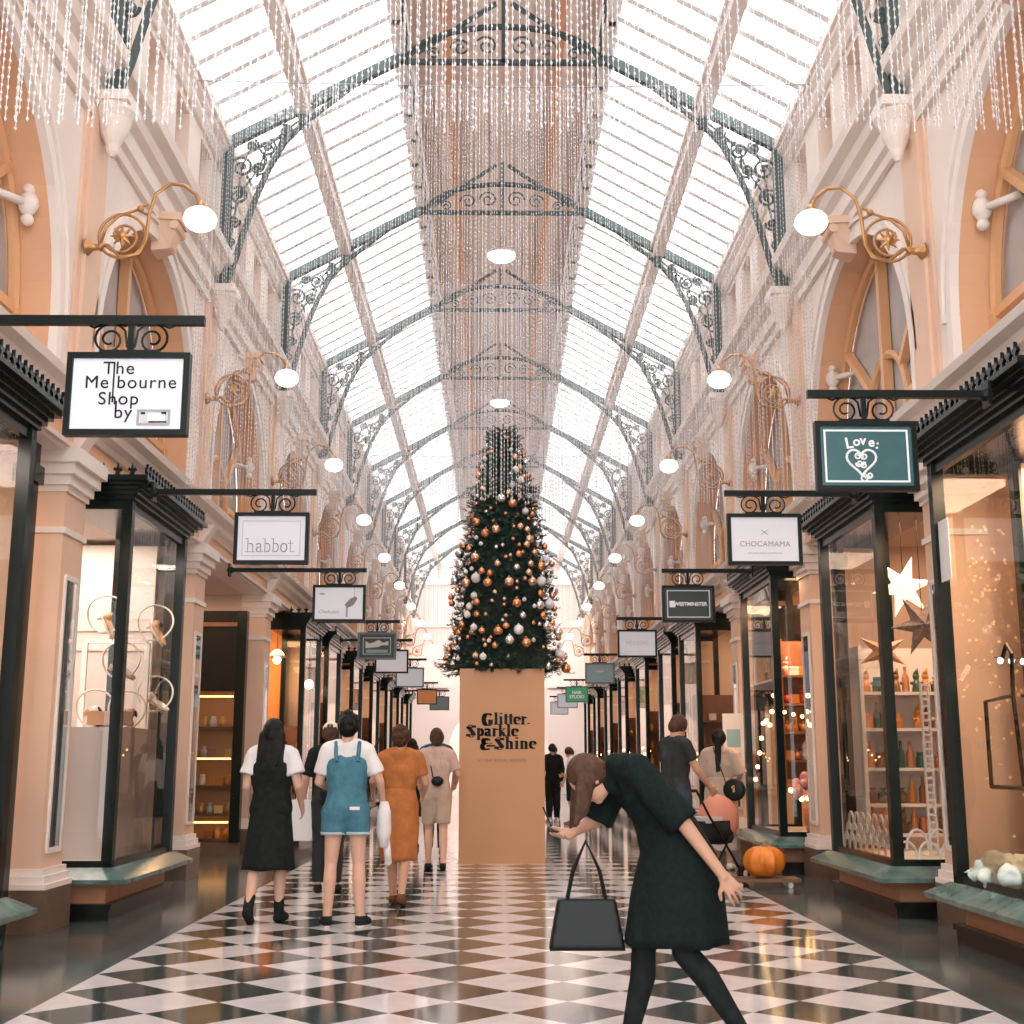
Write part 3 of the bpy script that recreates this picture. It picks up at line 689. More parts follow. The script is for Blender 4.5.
# ------------------------------------------------------------------ roof trusses
def make_truss(y):
    t = thing('roof_truss', '', 'roof truss', (0, y, ZT), group='iron roof trusses')
    h = lambda z: z-ZT
    for s in (-1, 1):
        r = MB(); r.bar((s*3.46, 0, .0), (s*RX, 0, h(rz(RX)-.12)), .10, .13); r.build('rafter', TRUSSG, t)
        b = MB()
        b.bar((s*3.44, 0, h(6.98)), (s*3.44, 0, 0), .09, .12, (1, 0, 0))
        b.box(min(s*3.36, s*3.50), max(s*3.36, s*3.50), -.09, .09, h(6.93), h(7.02)); b.box(min(s*3.36, s*3.50), max(s*3.36, s*3.50), -.09, .09, h(7.5), h(7.56))
        cv = [(3.40, 7.0), (3.31, 7.3), (3.21, 7.7), (3.09, 8.12), (2.95, 8.5), (2.76, 8.88), (2.52, 9.16)]
        b.tube([(s*x, 0, h(z)) for x, z in cv], .042, 6)
        b.build('bracket', TRUSSG, t)
        c = MB()
        c.tube([(s*2.52, 0, h(9.16)), (s*2.2, 0, h(9.43)), (s*1.9, 0, h(9.68)), (s*1.55, 0, h(9.94)), (s*1.26, 0, h(10.14))], .04, 6)
        c.bar((s*2.52, 0, h(9.13)), (s*2.52, 0, h(9.42)), .12, .12, (1, 0, 0))
        c.build('lower_chord', TRUSSG, t)
        w = MB()
        for cx, cz, rr, a in ((3.27, 8.56, .15, 0), (2.97, 8.83, .12, 2), (3.30, 8.18, .12, 1), (3.345, 7.84, .085, 3), (2.74, 9.06, .085, 1), (3.37, 7.56, .055, 0), (3.05, 8.55, .09, 4), (3.15, 8.86, .08, 2)):
            w.tube([(s*x, 0, z) for x, _, z in spiral(cx, h(cz), rr, rr*.2, a, 1.6)], .019, 5)
            w.ball((s*cx, 0, h(cz)), .03, u=6, v=5)
        w.tube([(s*x, 0, h(z)) for x, z in ((3.40, 7.30), (3.37, 7.56), (3.345, 7.84), (3.30, 8.18), (3.27, 8.56), (3.15, 8.86), (2.97, 8.83), (2.74, 9.06), (2.55, 9.22))], .014, 5)
        w.tube([(s*3.30, 0, h(8.18)), (s*3.05, 0, h(8.55)), (s*2.97, 0, h(8.83))], .014, 5)
        for i_ in range(14):
            q_ = (i_*.377) % 1; x_ = 3.36-.75*q_; z_ = h(7.95+1.2*q_)+.10*((i_*.618) % 1)
            w.tube([(s*(3.30-.6*q_), 0, h(8.05+1.0*q_)), (s*x_, 0, z_+.06), (s*(x_+.04), 0, z_+.10)], .012, 4, r1=.022)
        w.build('scrollwork', TRUSSG, t)
        k = MB()
        k.lathe([(.02, h(6.42)), (.05, h(6.46)), (.06, h(6.52)), (.11, h(6.62)), (.15, h(6.75)), (.19, h(6.82)), (.19, h(6.93))], (s*3.42, 0, 0), 14)
        k.box(min(s*3.25, s*3.58), max(s*3.25, s*3.58), -.2, .2, h(6.86), h(6.95))
        k.build('corbel', CREAMW, t)
    r = MB()
    ap = [(RX*.98*math.cos(PI*i/16), h(10.0)+.52*math.sin(PI*i/16)) for i in range(17)]
    r.tube([(x, 0, z) for x, z in ap], .045, 6)
    r.bar((-RX, 0, h(10.02)), (RX, 0, h(10.02)), .06, .06)
    for q in (-1, 1):
        for cx, cz, rr in ((.55, 10.22, .13), (.9, 10.14, .09), (.22, 10.25, .15)): r.tube([(q*x, 0, z) for x, _, z in spiral(cx, h(cz), rr, rr*.2, 0, 1.5, n=16)], .016, 5)
        r.bar((q*1.1, 0, h(10.15)), (q*.1, 0, h(10.85)), .05)
    r.bar((0, 0, h(10.0)), (0, 0, h(10.9)), .06)
    r.build('ridge_arch', TRUSSG, t)
    return t
tr0 = make_truss(TY(KS[0]))
for j, k in enumerate(KS):
    lab = 'grey green iron roof truss with scrolled side brackets, %s from the camera' % ORD[j]
    if j == 0: tr0['label'] = lab
    else: dup(tr0, (0, TY(k), ZT), None, lab)

# ------------------------------------------------------------------ wall lamps on scrolled brass brackets
def make_lamp(x, y, z, r):
    t = thing('wall_lamp', '', 'wall lamp', (x, y, z), r, 'scrolled brass wall lamps')
    b = MB(); M = Matrix.Rotation(PI/2, 3, 'Y')
    b.lathe([(.075, 0), (.07, .02), (.035, .06), (.025, .11), (.04, .13), (.02, .15)], (0, 0, 0), 12, M)
    b.build('wall_boss', BRASS, t, True)
    a = MB()
    a.tube([(.1, 0, 0), (.18, 0, .02), (.3, 0, -.09), (.45, 0, -.06), (.5, 0, .05), (.515, 0, .3), (.56, 0, .48), (.68, 0, .575), (.80, 0, .56), (.90, 0, .48), (.945, 0, .39)], .016, 6)
    a.tube([(.12, 0, .02), (.16, 0, .18), (.26, 0, .28), (.42, 0, .34)], .014, 6); a.ball((.44, 0, .345), .03)
    for q in (-1, 1): a.bar((.42, 0, .34), (.50, 0, .345+q*.05), .02)
    a.build('arm', BRASS, t, True)
    g = MB(); g.tube([(.3+.195*math.cos(2*PI*i/28), 0, .1+.195*math.sin(2*PI*i/28)) for i in range(28)], .014, 6, True)
    g.tube(spiral(.3, .1, .16, .05, 3.6, 1.1), .012, 5)
    g.build('ring_scroll', BRASS, t, True)
    f = MB()
    for i in range(8):
        an = 2*PI*i/8; f.cone((.3, 0, .1), (.3+.10*math.cos(an), 0, .1+.10*math.sin(an)), .03, .004, 6)
    f.ball((.3, 0, .1), .035); f.build('star_flower', BRASS, t)
    c = MB(); c.lathe([(.012, .42), (.03, .40), (.05, .37), (.055, .345)], (.945, 0, 0), 12); c.build('lamp_cap', BRASS, t, True)
    s = MB(); s.ball((.945, 0, .255), .14, .14, .105, 18, 12); s.build('lamp_shade', OPAL, t, True)
    return t
lp0 = None
for s in (-1, 1):
    for j, k in enumerate(range(0, 10)):
        lab = 'lit opal wall lamp on a scrolled brass bracket, %s wall, %s from the camera' % (SIDE[s], ORD[j])
        loc = (s*(WX-.05), TY(k)-.18, 5.51)
        if lp0 is None: lp0 = make_lamp(*loc, 0 if s < 0 else PI); lp0['label'] = lab
        else: dup(lp0, loc, 0 if s < 0 else PI, lab)
# hanging dome lights below the ridge
t = None
for j, y in enumerate((22.2, 32.0)):
    lab = 'white lit dome light hanging under the roof ridge, %s from the camera' % ORD[j]
    if t is None:
        t = thing('ceiling_lamp', lab, 'ceiling lamp', (0, y, 10.45), group='ridge dome lights')
        a = MB(); a.lathe([(.26, .10), (.25, .05), (.18, .0), (.05, -.03)], n=24); a.build('lamp_shade', mat('lit dome', (1, 1, 1), .3, emit=(1, .96, .9), estr=4), t, True)
        a = MB(); a.lathe([(.27, .09), (.27, .13), (.12, .18), (.03, .2)], n=24); a.build('lamp_rim', WHITEP, t)
        a = MB(); a.tube([(0, 0, .2), (0, 0, .52)], .015); a.build('rod', TRUSSG, t)
    else: dup(t, (0, y, 10.45), None, lab)

# ------------------------------------------------------------------ lower pilasters
def make_pilaster(s, k):
    t = thing('trim_20', '', 'pilaster', (s*3.56, TY(k)+.1, 0), 0 if s < 0 else PI, kind='structure')
    b = MB(); b.box(-.34, .07, -.31, .31, 0, .32); b.build('plinth', BROWNBASE, t)
    b = MB(); b.box(-.34, .07, -.31, .31, .32, .36); b.box(-.34, .05, -.29, .29, .36, .42); b.box(-.34, .03, -.27, .27, .42, .47); b.build('base_moulding', CREAMW, t)
    b = MB(); b.box(-.34, 0, -.25, .25, .45, 3.5); b.build('shaft', PEACH, t)
    b = MB(); b.box(-.34, .02, -.27, .27, 3.08, 3.13); b.box(-.34, .02, -.27, .27, 3.42, 3.47); b.box(-.34, .05, -.30, .30, 3.47, 3.55); b.box(-.34, .09, -.34, .34, 3.55, 3.64); b.box(-.34, .13, -.38, .38, 3.64, 3.76); b.build('capital', CREAMW, t)
    b = MB(); b.box(0, .012, -.14, .14, .62, 2.72); b.build('mirror_strip', MIRROR, t)
    b = MB()
    for y in (-.15, .15): b.box(0, .02, y-.015, y+.015, .60, 2.74)
    b.box(0, .02, -.15, .15, .58, .62); b.box(0, .02, -.15, .15, 2.72, 2.76); b.build('mirror_frame', CREAMW, t)
    b = MB(); b.hexa([(-.1, -.1, 3.78), (-.1, .1, 3.78), (.02, .1, 3.8), (.02, -.1, 3.8)], [(-.1, -.1, 4.02), (-.1, .1, 4.02), (.16, .1, 4.02), (.16, -.1, 4.02)]); b.build('console', CREAMW, t)
    return t
p0 = None; n = 20
for s in (-1, 1):
    for j, k in enumerate(KS):
        lab = 'cream shopfront pilaster with capital on the %s side, %s from the camera' % (SIDE[s], ORD[j])
        if p0 is None: p0 = make_pilaster(s, k); p0['label'] = lab; o = p0
        else: o = dup(p0, (s*3.56, TY(k)+.1, 0), 0 if s < 0 else PI, lab)
        o.name = 'trim_%d' % n; n += 1

# ------------------------------------------------------------------ projecting shop windows
BX, BD = 3.62, 0.37                  # wall line and projection
def fleur(b, fn):
    b.prism([(-.022, 0), (.022, 0), (.014, .03), (.040, .045), (.030, .07), (.012, .06), (0, .11), (-.012, .06), (-.030, .07), (-.040, .045), (-.014, .03)], fn, -.012, .012)
def make_bay():
    t = thing('shop_window', '', 'shop window', (0, 0, 0), group='projecting shop windows')
    H = 1.0
    def ring(name, m, lv):
        b = MB()
        for o, z0, z1 in lv: b.box(-.35, BD+o, -H-o, H+o, z0, z1)
        return b.build(name, m, t)
    ring('plinth', BLACKST, [(.0, 0, .11), (.02, .09, .13)])
    ring('terracotta_band', TERRA, [(-.05, .13, .30)])
    b = MB()
    a0, a1 = -.35, BD
    for (o0, z0), (o1, z1) in (((.17, .30), (.17, .335)), ((.17, .335), (.02, .42))):
        b.hexa([(a0, -H-o0, z0), (a1+o0, -H-o0, z0), (a1+o0, H+o0, z0), (a0, H+o0, z0)], [(a0, -H-o1, z1), (a1+o1, -H-o1, z1), (a1+o1, H+o1, z1), (a0, H+o1, z1)])
    b.build('sill', GREENMARBLE, t)
    for y in (-1, 1):
        for x in (-.30, BD-.045):
            b = MB(); b.box(x-.045, x+.045, y*(H-.045)-.045, y*(H-.045)+.045, .42, 3.54); b.build('post', DGREEN, t)
    b = MB()
    b.box(BD-.07, BD-.02, -H, H, .42, .47); b.box(BD-.07, BD-.02, -H, H, 3.44, 3.54)
    for y in (-1, 1): b.box(-.3, BD, y*(H-.045)-.025, y*(H-.045)+.025, .42, .47); b.box(-.3, BD, y*(H-.045)-.025, y*(H-.045)+.025, 3.44, 3.54)
    b.build('rail', DGREEN, t)
    b = MB(); b.face([(BD-.045, -H+.05, .45), (BD-.045, H-.05, .45), (BD-.045, H-.05, 3.46), (BD-.045, -H+.05, 3.46)]); b.build('glass_pane', GLASS, t)
    for y in (-1, 1):
        b = MB(); q = y*(H-.045); b.face([(-.3, q, .45), (BD-.05, q, .45), (BD-.05, q, 3.46), (-.3, q, 3.46)]); b.build('glass_pane', GLASS, t)
    ring('cornice', DGREEN, [(.02, 3.52, 3.56), (.05, 3.56, 3.60), (.08, 3.60, 3.635), (.12, 3.635, 3.665), (.16, 3.665, 3.70), (.14, 3.70, 3.715)])
    c = MB(); n = 22; o = .13
    for i in range(n):
        y = -H-o+(2*H+2*o)*(i+.5)/n; fleur(c, lambda u, v, w, y=y: (BD+o+w, y+u, 3.71+v))
    for q in (-1, 1):
        for i in range(6):
            x = -.3+(BD+o+.25)*(i+.5)/6; fleur(c, lambda u, v, w, x=x: (x+u, q*(H+o)+w, 3.71+v))
    c.build('cresting', DGREEN, t)
    fl_ = MB(); fl_.box(-.9, BD-.07, -H+.06, H-.06, .36, .44); fl_.build('window_bed', WHITEP, t)
    return t
BAYS = {-1: [7.5, 11.85, 22.1, 25.1, 29.4, 33.9, 38.4, 42.9, 47.4], 1: [8.5, 11.9, 16.2, 22.1, 25.1, 29.4, 33.9, 38.4, 42.9, 47.4]}
bay0 = None
for s in (-1, 1):
    for j, y in enumerate(BAYS[s]):
        lab = 'dark green framed projecting shop window on the %s side, %s from the camera' % (SIDE[s], ORD[j])
        loc = (s*BX, y, 0)
        if bay0 is None: bay0 = make_bay(); bay0['label'] = lab; bay0.location = loc; bay0.rotation_euler.z = 0 if s < 0 else PI
        else: dup(bay0, loc, 0 if s < 0 else PI, lab)

# ------------------------------------------------------------------ hanging signs
BARZ = 3.60
def make_sign(label, y, cx, tip, out, frame_m, panel_m, w=.65, h=.455, group=None):
    """bar runs from tip (towards the middle) to out (towards the wall); local origin under the bar at the frame centre"""
    t = thing('hanging_sign', label, 'sign', (cx, y, BARZ), group=group or 'hanging shop signs')
    for by in BAYS[-1 if cx < 0 else 1]:
        if abs(y-by) < 1.2: out = math.copysign(3.075, cx)
    a, c = tip-cx, out-cx; sg = 1 if c > a else -1
    b = MB(); b.box(min(a, c), max(a, c), -.02, .02, -.025, .025); b.ball((c, 0, 0), .045); b.box(min(c, c+sg*.02), max(c, c+sg*.02), -.06, .06, -.08, .08)
    b.build('bar', IRON, t)
    b = MB(); b.box(-.016, .016, -.014, .014, -.17, 0)
    for q in (-1, 1):
        pts = [(q*.02, 0, -.15)]+[(q*x, 0, z) for x, _, z in spiral(.115, -.105, .095, .022, 2.6+PI*0, -1.75)]
        b.tube(pts, .007, 5)
        b.tube([(q*.03, 0, -.03), (q*.08, 0, -.012), (q*.15, 0, -.02), (q*.20, 0, -.04), (q*.225, 0, -.03), (q*.215, 0, -.015)], .006, 5)
    b.box(-.16, .16, -.018, .018, -.19, -.168)
    b.build('scroll_bracket', IRON, t)
    z1 = -.185; z0 = z1-h; e = .032
    b = MB(); b.box(-w/2, w/2, -.03, .03, z1-e, z1); b.box(-w/2, w/2, -.03, .03, z0, z0+e)
    for q in (-1, 1): b.box(min(q*w/2, q*(w/2-e)), max(q*w/2, q*(w/2-e)), -.03, .03, z0+e, z1-e)
    b.build('frame', frame_m, t)
    b = MB(); b.box(-w/2+e, w/2-e, -.015, .015, z0+e, z1-e); b.build('panel', panel_m, t)
    return t, z0, z1
def rect(b, x0, x1, z0, z1, wd, y=-.0165, th=.003):
    for q in ((x0, x1, z1-wd, z1), (x0, x1, z0, z0+wd), (x0, x0+wd, z0+wd, z1-wd), (x1-wd, x1, z0+wd, z1-wd)): b.box(q[0], q[1], y-th, y+th, q[2], q[3])
FY = -.018
# left row
t, z0, z1 = make_sign('white backlit sign in black frame with four lines of black lettering, nearest on left', 6.5, -2.04, -1.65, -3.35, IRON, PANELW)
W, H = .586, .391; X0, Z0 = -.293, z0+.032
def lx(u): return X0+u*W
def lz(v): return Z0+(1-v)*H
fs = .099
text('lettering', 'The', fs, INK, t, lx(.27), FY, lz(.22), space=1.12)
text('lettering', 'Me', fs, INK, t, lx(.11), FY, lz(.42), space=1.1)
text('lettering', 'bourne', fs, INK, t, lx(.40), FY, lz(.42), space=1.12)
text('lettering', 'Shop', fs, INK, t, lx(.24), FY, lz(.65), space=1.12)
text('lettering', 'by', fs, INK, t, lx(.39), FY, lz(.84), space=1.1)
b = MB(); 
for u, v0, v1 in ((.372, .05, .62), (.408, .60, .82)): b.box(lx(u)-.004, lx(u)+.004, FY-.002, FY+.002, lz(v1), lz(v0))
b.build('tall_stroke', INK, t)
b = MB(); rect(b, lx(.60), lx(.90), lz(.94), lz(.72), .012, FY); b.build('logo_border', GREYINK, t)
b = MB(); b.box(lx(.63), lx(.87), FY-.001, FY+.001, lz(.915), lz(.745)); b.build('logo_ground', PALEINK, t)
b = MB()
for u0, u1, v0, v1 in ((.635, .675, .79, .76), (.82, .865, .79, .755), (.71, .87, .905, .885)): b.box(lx(u0), lx(u1), FY-.003, FY+.003, lz(v0), lz(v1))
b.build('logo_mark', INK, t)
b = MB(); b.box(lx(.70), lx(.855), FY-.003, FY+.002, lz(.875), lz(.775)); b.build('logo_mark', WHITEINK, t)

t, z0, z1 = make_sign('white sign in black frame with one grey lowercase word in a thin border, left', 10.9, -2.04, -1.66, -2.98, IRON, PANELW)
b = MB(); rect(b, -.255, .255, z0+.07, z1-.07, .008); b.build('border_line', PALEINK, t)
# light slab letters drawn with a pen
def nib(b, pts, a, h, sc, ox, oz, y=-.0165, th=.002):
    for (x0, y0), (x1, y1) in zip(pts, pts[1:]):
        P8 = [(x+dx*a/2, z+dz*h/2) for x, z in ((x0, y0), (x1, y1)) for dx in (-1, 1) for dz in (-1, 1)]
        P8 = sorted(set(P8)); lo = []; hi = []
        cr = lambda o, p, q: (p[0]-o[0])*(q[1]-o[1])-(p[1]-o[1])*(q[0]-o[0])
        for p in P8:
            while len(lo) > 1 and cr(lo[-2], lo[-1], p) <= 0: lo.pop()
            lo.append(p)
        for p in P8[::-1]:
            while len(hi) > 1 and cr(hi[-2], hi[-1], p) <= 0: hi.pop()
            hi.append(p)
        hull = lo[:-1]+hi[:-1]
        b.hexa([(ox+x*sc, y-th, oz+z*sc) for x, z in hull], [(ox+x*sc, y+th, oz+z*sc) for x, z in hull])
def arc(cx, cy, rx, ry, a0, a1, n=16): return [(cx+rx*math.cos(math.radians(a0+(a1-a0)*i/n)), cy+ry*math.sin(math.radians(a0+(a1-a0)*i/n))) for i in range(n+1)]
def serif(x, y, w=.22): return [(x-w, y), (x+w, y)]
GL = {
 'l': (.62, [[(.3, 0), (.3, 1.5)]], [serif(.3, .02, .26), [(.05, 1.47), (.3, 1.47)]]),
 'i': (.62, [[(.3, 0), (.3, 1.0)], [(.3, 1.32), (.3, 1.42)]], [serif(.3, .02, .26), [(.05, .97), (.3, .97)]]),
 't': (.62, [[(.3, .1), (.3, 1.3)]], [[(.05, .97), (.6, .97)], [(.3, .05), (.6, .05)]]),
 'e': (.95, [arc(.5, .5, .34, .46, 20, 300)], [[(.2, .52), (.84, .52)], [(.84, .52), (.83, .66)]]),
 'r': (.78, [[(.28, 0), (.28, 1.0)], [(.62, .82), (.68, .90)]], [serif(.28, .02, .25), [(.03, .97), (.28, .97)], [(.3, .75), (.6, .95)]]),
 'p': (1.0, [[(.28, -.45), (.28, 1.0)], arc(.5, .5, .30, .46, -100, 100)], [serif(.28, -.43, .25), [(.03, .97), (.28, .97)]]),
 'a': (.98, [[(.66, 0), (.66, .7)], arc(.42, .7, .24, .26, 0, 160, 10), arc(.42, .28, .22, .26, 90, 300, 12)], [[(.4, .54), (.66, .56)], [(.66, .03), (.95, .03)]]),
 'k': (1.05, [[(.28, 0), (.28, 1.5)], [(.5, .55), (.85, 0)]], [serif(.28, .02, .24), [(.03, 1.47), (.28, 1.47)], [(.3, .4), (.8, .97)], serif(.78, .97, .2), serif(.85, .02, .22)]),
 'h': (1.12, [[(.28, 0), (.28, 1.5)], [(.82, 0), (.82, .65)], arc(.56, .66, .26, .3, 0, 130, 8)], [serif(.28, .02, .24), serif(.82, .02, .24), [(.03, 1.47), (.28, 1.47)]]),
 'n': (1.12, [[(.28, 0), (.28, 1.0)], [(.82, 0), (.82, .65)], arc(.56, .66, .26, .3, 0, 130, 8)], [serif(.28, .02, .24), serif(.82, .02, .24), [(.03, .97), (.28, .97)]]),
 'b': (1.0, [[(.24, 0), (.24, 1.5)], arc(.5, .5, .30, .46, -120, 120)], [[(.0, 1.47), (.24, 1.47)]]),
 'o': (1.0, [arc(.5, .5, .34, .46, 0, 360, 24)], []),
 '.': (.42, [[(.2, .08), (.2, .14)]], []),
 'G': (1.5, [arc(.72, .62, .5, .78, 50, 290, 20), [(1.1, .0), (1.1, .55)]], [serif(1.1, .57, .3), [(1.12, 1.0), (1.12, 1.4)]]),
 'S': (1.25, [[(.24, 1.2), (.42, .95), (.72, .55), (.9, .3)], [(.24, 1.2), (.28, 1.05)], [(.9, .3), (.84, .12)], [(.22, .0), (.22, .25)], [(.92, 1.12), (.92, 1.35)]], [arc(.52, 1.2, .36, .22, 20, 180, 10), arc(.6, .1, .36, .22, 180, 340, 10)]),
 '&': (1.7, [arc(.55, .98, .28, .34, 60, 270, 12), arc(.55, .28, .42, .42, 90, 320, 14), [(.85, 1.08), (.92, 1.2)], [(.95, .3), (1.0, .4)], arc(1.3, .5, .26, .2, 200, 340, 8)], [[(.55, .66), (.95, .66)], [(1.1, .6), (1.4, .72)]]),
}
def fat_text(b, txt, sc, ox, oz, a=.34, h=.07, sp=0.0, y=-.0165):
    x = ox
    for ch in txt:
        adv, thick, thin = GL[ch]
        for p in thick: nib(b, p, a*(1.75 if ch in 'GS&' and a > .2 else 1.12 if a > .2 else 1), h, sc, x, oz, y)
        for p in thin: nib(b, p, h, h, sc, x, oz, y)
        x += (adv+sp)*sc
    return x
b = MB(); fat_text(b, 'habbot.', .080, -.225, z0+.105, a=.09, h=.07, sp=-.10); b.build('lettering', GREYINK, t)

t, z0, z1 = make_sign('white sign with brown honey dipper picture and small script, left side', 15.5, -2.01, -1.68, -3.36, IRON, PANELW)
b = MB(); b.hexa([(.07, -.02, z0+.21), (.10, -.02, z0+.17), (.17, -.02, z0+.20), (.20, -.02, z0+.24), (.225, -.02, z0+.29), (.20, -.02, z0+.315), (.13, -.02, z0+.28)],
                 [(.07, -.014, z0+.21), (.10, -.014, z0+.17), (.17, -.014, z0+.20), (.20, -.014, z0+.24), (.225, -.014, z0+.29), (.20, -.014, z0+.315), (.13, -.014, z0+.28)])
b.build('picture', mat('taupe ink', (.22, .19, .17), .5), t)
b = MB(); b.box(.085, .11, -.018, -.014, z0+.06, z0+.19); b.box(.185, .19, -.018, -.014, z0+.30, z1-.04); b.build('picture', GREYINK, t)
text('lettering', 'Chokolait', .062, GREYINK, t, -.25, FY, z0+.105, shear=.3)
b = MB(); b.ball((-.21, -.016, z1-.11), .035, .003, .012); b.build('logo_mark', GREYINK, t)

GG = mat('grey green sign frame', (.10, .15, .14), .4)
DKP = mat('dark sign panel', (.012, .022, .02), .35)
t, z0, z1 = make_sign('dark green framed sign with a white mountain shaped picture, left side', 21.3, -2.08, -1.70, -3.36, GG, DKP)
b = MB(); rect(b, -.235, .235, z0+.085, z1-.085, .014); b.build('border_line', mat('sage ink', (.35, .45, .40), .5), t)
b = MB(); pts = [(-.19, z0+.19), (-.19, z0+.31), (-.13, z0+.27), (-.05, z0+.29), (.03, z0+.33), (.10, z0+.28), (.19, z0+.31), (.19, z0+.24), (.08, z0+.24), (.02, z0+.21)]
b.hexa([(x, -.019, z) for x, z in pts], [(x, -.014, z) for x, z in pts]); b.build('picture', mat('pale picture ink', (.62, .58, .55), .5), t)
b = MB(); b.box(-.18, .18, -.019, -.014, z0+.115, z0+.165); b.build('picture', mat('sage panel ink', (.25, .36, .32), .5), t)
make_sign('plain white sign overlapping behind the mountain picture sign, left side', 24.6, -2.10, -1.70, -3.36, IRON, PANELW)
make_sign('white sign with wide grey green frame, left side far back', 29.3, -2.06, -1.68, -3.36, GG, PANELW)
t, z0, z1 = make_sign('small orange sign with pale border, left side far back', 38.0, -2.13, -1.80, -3.36, IRON, mat('orange sign panel', (.55, .19, .06), .4, emit=(.8, .25, .06), estr=.15), .6)
b = MB(); rect(b, -.262, .262, z0+.038, z1-.038, .012); b.build('border_line', PALEINK, t)
make_sign('grey sign beside the orange sign, furthest on the left side', 42.3, -1.95, -1.62, -3.36, GG, mat('grey sign panel', (.20, .24, .23), .4))

# right row
TEAL = mat('teal sign panel', (.035, .115, .125), .3, var=.1, vscale=6)
t, z0, z1 = make_sign('teal sign with white lettering curved over a scrolled heart, nearest on right', 7.83, 2.28, 1.92, 2.98, IRON, TEAL)
b = MB(); rect(b, -.27, .27, z0+.055, z1-.055, .012); b.build('border_line', WHITEINK, t)
for ch, x, dz, r, sz in (('L', -.13, .275, .14, .10), ('o', -.082, .293, .1, .085), ('v', -.038, .302, 0, .085), ('e', .012, .292, -.1, .085), (':', .058, .278, -.2, .085)):
    me = text_mesh(ch, sz, bold=.002); me.transform(Matrix.Translation((x, FY, z0+dz)) @ Matrix.Rotation(-r, 4, 'Y'))
    me.materials.clear(); me.materials.append(WHITEINK); o = bpy.data.objects.new('lettering', me); COL.objects.link(o); o.parent = t
b = MB()
hp = []
for i in range(33):
    a = 2*PI*i/32; hp.append((-.035+.0062*16*math.sin(a)**3*.95, FY, z0+.195+.0060*(13*math.cos(a)-5*math.cos(2*a)-2*math.cos(3*a)-math.cos(4*a))))
b.tube(hp, .008, 5)
b.tube([(x, FY, z) for x, _, z in spiral(-.025, z0+.083, .028, .008, 1.6, -1.3, n=14)], .006, 5)
b.tube([(x, FY, z) for x, _, z in spiral(.012, z0+.10, .022, .006, 3.4, 1.3, n=14)], .006, 5)
b.build('heart_outline', WHITEINK, t)
b = MB()
for x, z, r, a in ((-.055, .225, .026, 0), (-.018, .225, .026, 2), (-.05, .178, .024, 3), (-.02, .165, .022, 1)): b.tube([(q, FY, w) for q, _, w in spiral(x, z0+z, r, .006, a, 1.4, n=12)], .006, 5)
b.build('heart_scroll', WHITEINK, t)

t, z0, z1 = make_sign('white sign with one grey capital word under a small cross, right side', 10.9, 2.27, 1.93, 2.98, IRON, PANELW)
text('lettering', 'CHOCAMAMA', .066, GREYINK, t, 0, FY, z0+.165, align='CENTER', space=1.05)
b = MB()
for q in (-1, 1): b.bar((-.03, FY, z0+.29-q*.022), (.03, FY, z0+.29+q*.022), .004, .005)
b.build('cross_mark', GREYINK, t)
text('lettering', 'chocolate makers of melbourne', .024, PALEINK, t, 0, FY, z0+.10, align='CENTER')
t, z0, z1 = make_sign('black sign with white border and one white capital word, right side', 15.5, 2.29, 1.97, 3.36, IRON, DKP)
b = MB(); rect(b, -.265, .265, z0+.058, z1-.058, .012); b.build('border_line', mat('silver ink', (.6, .66, .64), .5), t)
text('lettering', 'WESTMINSTER', .062, WHITEINK, t, .025, FY, z0+.205, align='CENTER', bold=.002)
b = MB(); b.box(-.235, -.165, -.019, -.015, z0+.185, z0+.265); b.build('logo_mark', WHITEINK, t)
t, z0, z1 = make_sign('white sign with one pale grey word, between black and pale teal signs, right side', 20.8, 2.24, 1.90, 3.36, IRON, PANELW)
text('lettering', 'MONDIAL', .085, PALEINK, t, 0, FY, z0+.21, align='CENTER')
t, z0, z1 = make_sign('pale teal sign without frame border, right side', 27.9, 2.20, 1.85, 3.36, GG, mat('pale teal sign panel', (.26, .38, .40), .3, var=.1))
b = MB(); b.ball((0, FY, z0+.27), .10, .003, .022); b.build('logo_mark', PALEINK, t)
t, z0, z1 = make_sign('green sign with two lines of white lettering, right side', 36.6, 2.24, 1.86, 3.36, GG, mat('green sign panel', (.05, .30, .13), .4, emit=(.1, .6, .28), estr=.18))
text('lettering', 'HAIR', .12, WHITEINK, t, 0, FY, z0+.24, align='CENTER', bold=.006)
text('lettering', 'STUDIO', .12, WHITEINK, t, 0, FY, z0+.12, align='CENTER', bold=.006)
make_sign('plain white sign just behind the green sign, right side', 40.5, 2.19, 1.85, 3.36, GREYINK, PANELW)
make_sign('plain white sign lowest and furthest on the right side', 46.0, 2.20, 1.85, 3.36, GREYINK, PANELW)

# ------------------------------------------------------------------ gold box and Christmas tree
t = thing('display_box', 'tall gold kraft box printed Glitter Sparkle and Shine under the tree', 'box', (0, 17.25, 0))
GOLD = mat('matt gold paper', (.47, .235, .105), .45, metal=.2, var=.06, vscale=1.5)
b = MB(); b.box(-.555, .555, -.555, .555, .0, 2.48); b.build('box_body', GOLD, t)
b = MB(); yb_ = -.558
fat_text(b, 'Glitter.', .100, -.26, 1.757, y=yb_, a=.34, h=.085, sp=.02)
fat_text(b, 'Sparkle', .100, -.46, 1.605, y=yb_, a=.34, h=.085, sp=.02)
fat_text(b, '&Shine', .100, -.27, 1.445, y=yb_, a=.34, h=.085, sp=.08)
b.build('lettering', INK, t)
me_o = text('lettering', 'AT THE ROYAL ARCADE', .052, mat('bronze ink', (.30, .13, .04), .5), t, 0, -.558, 1.28, align='CENTER', space=1.15)

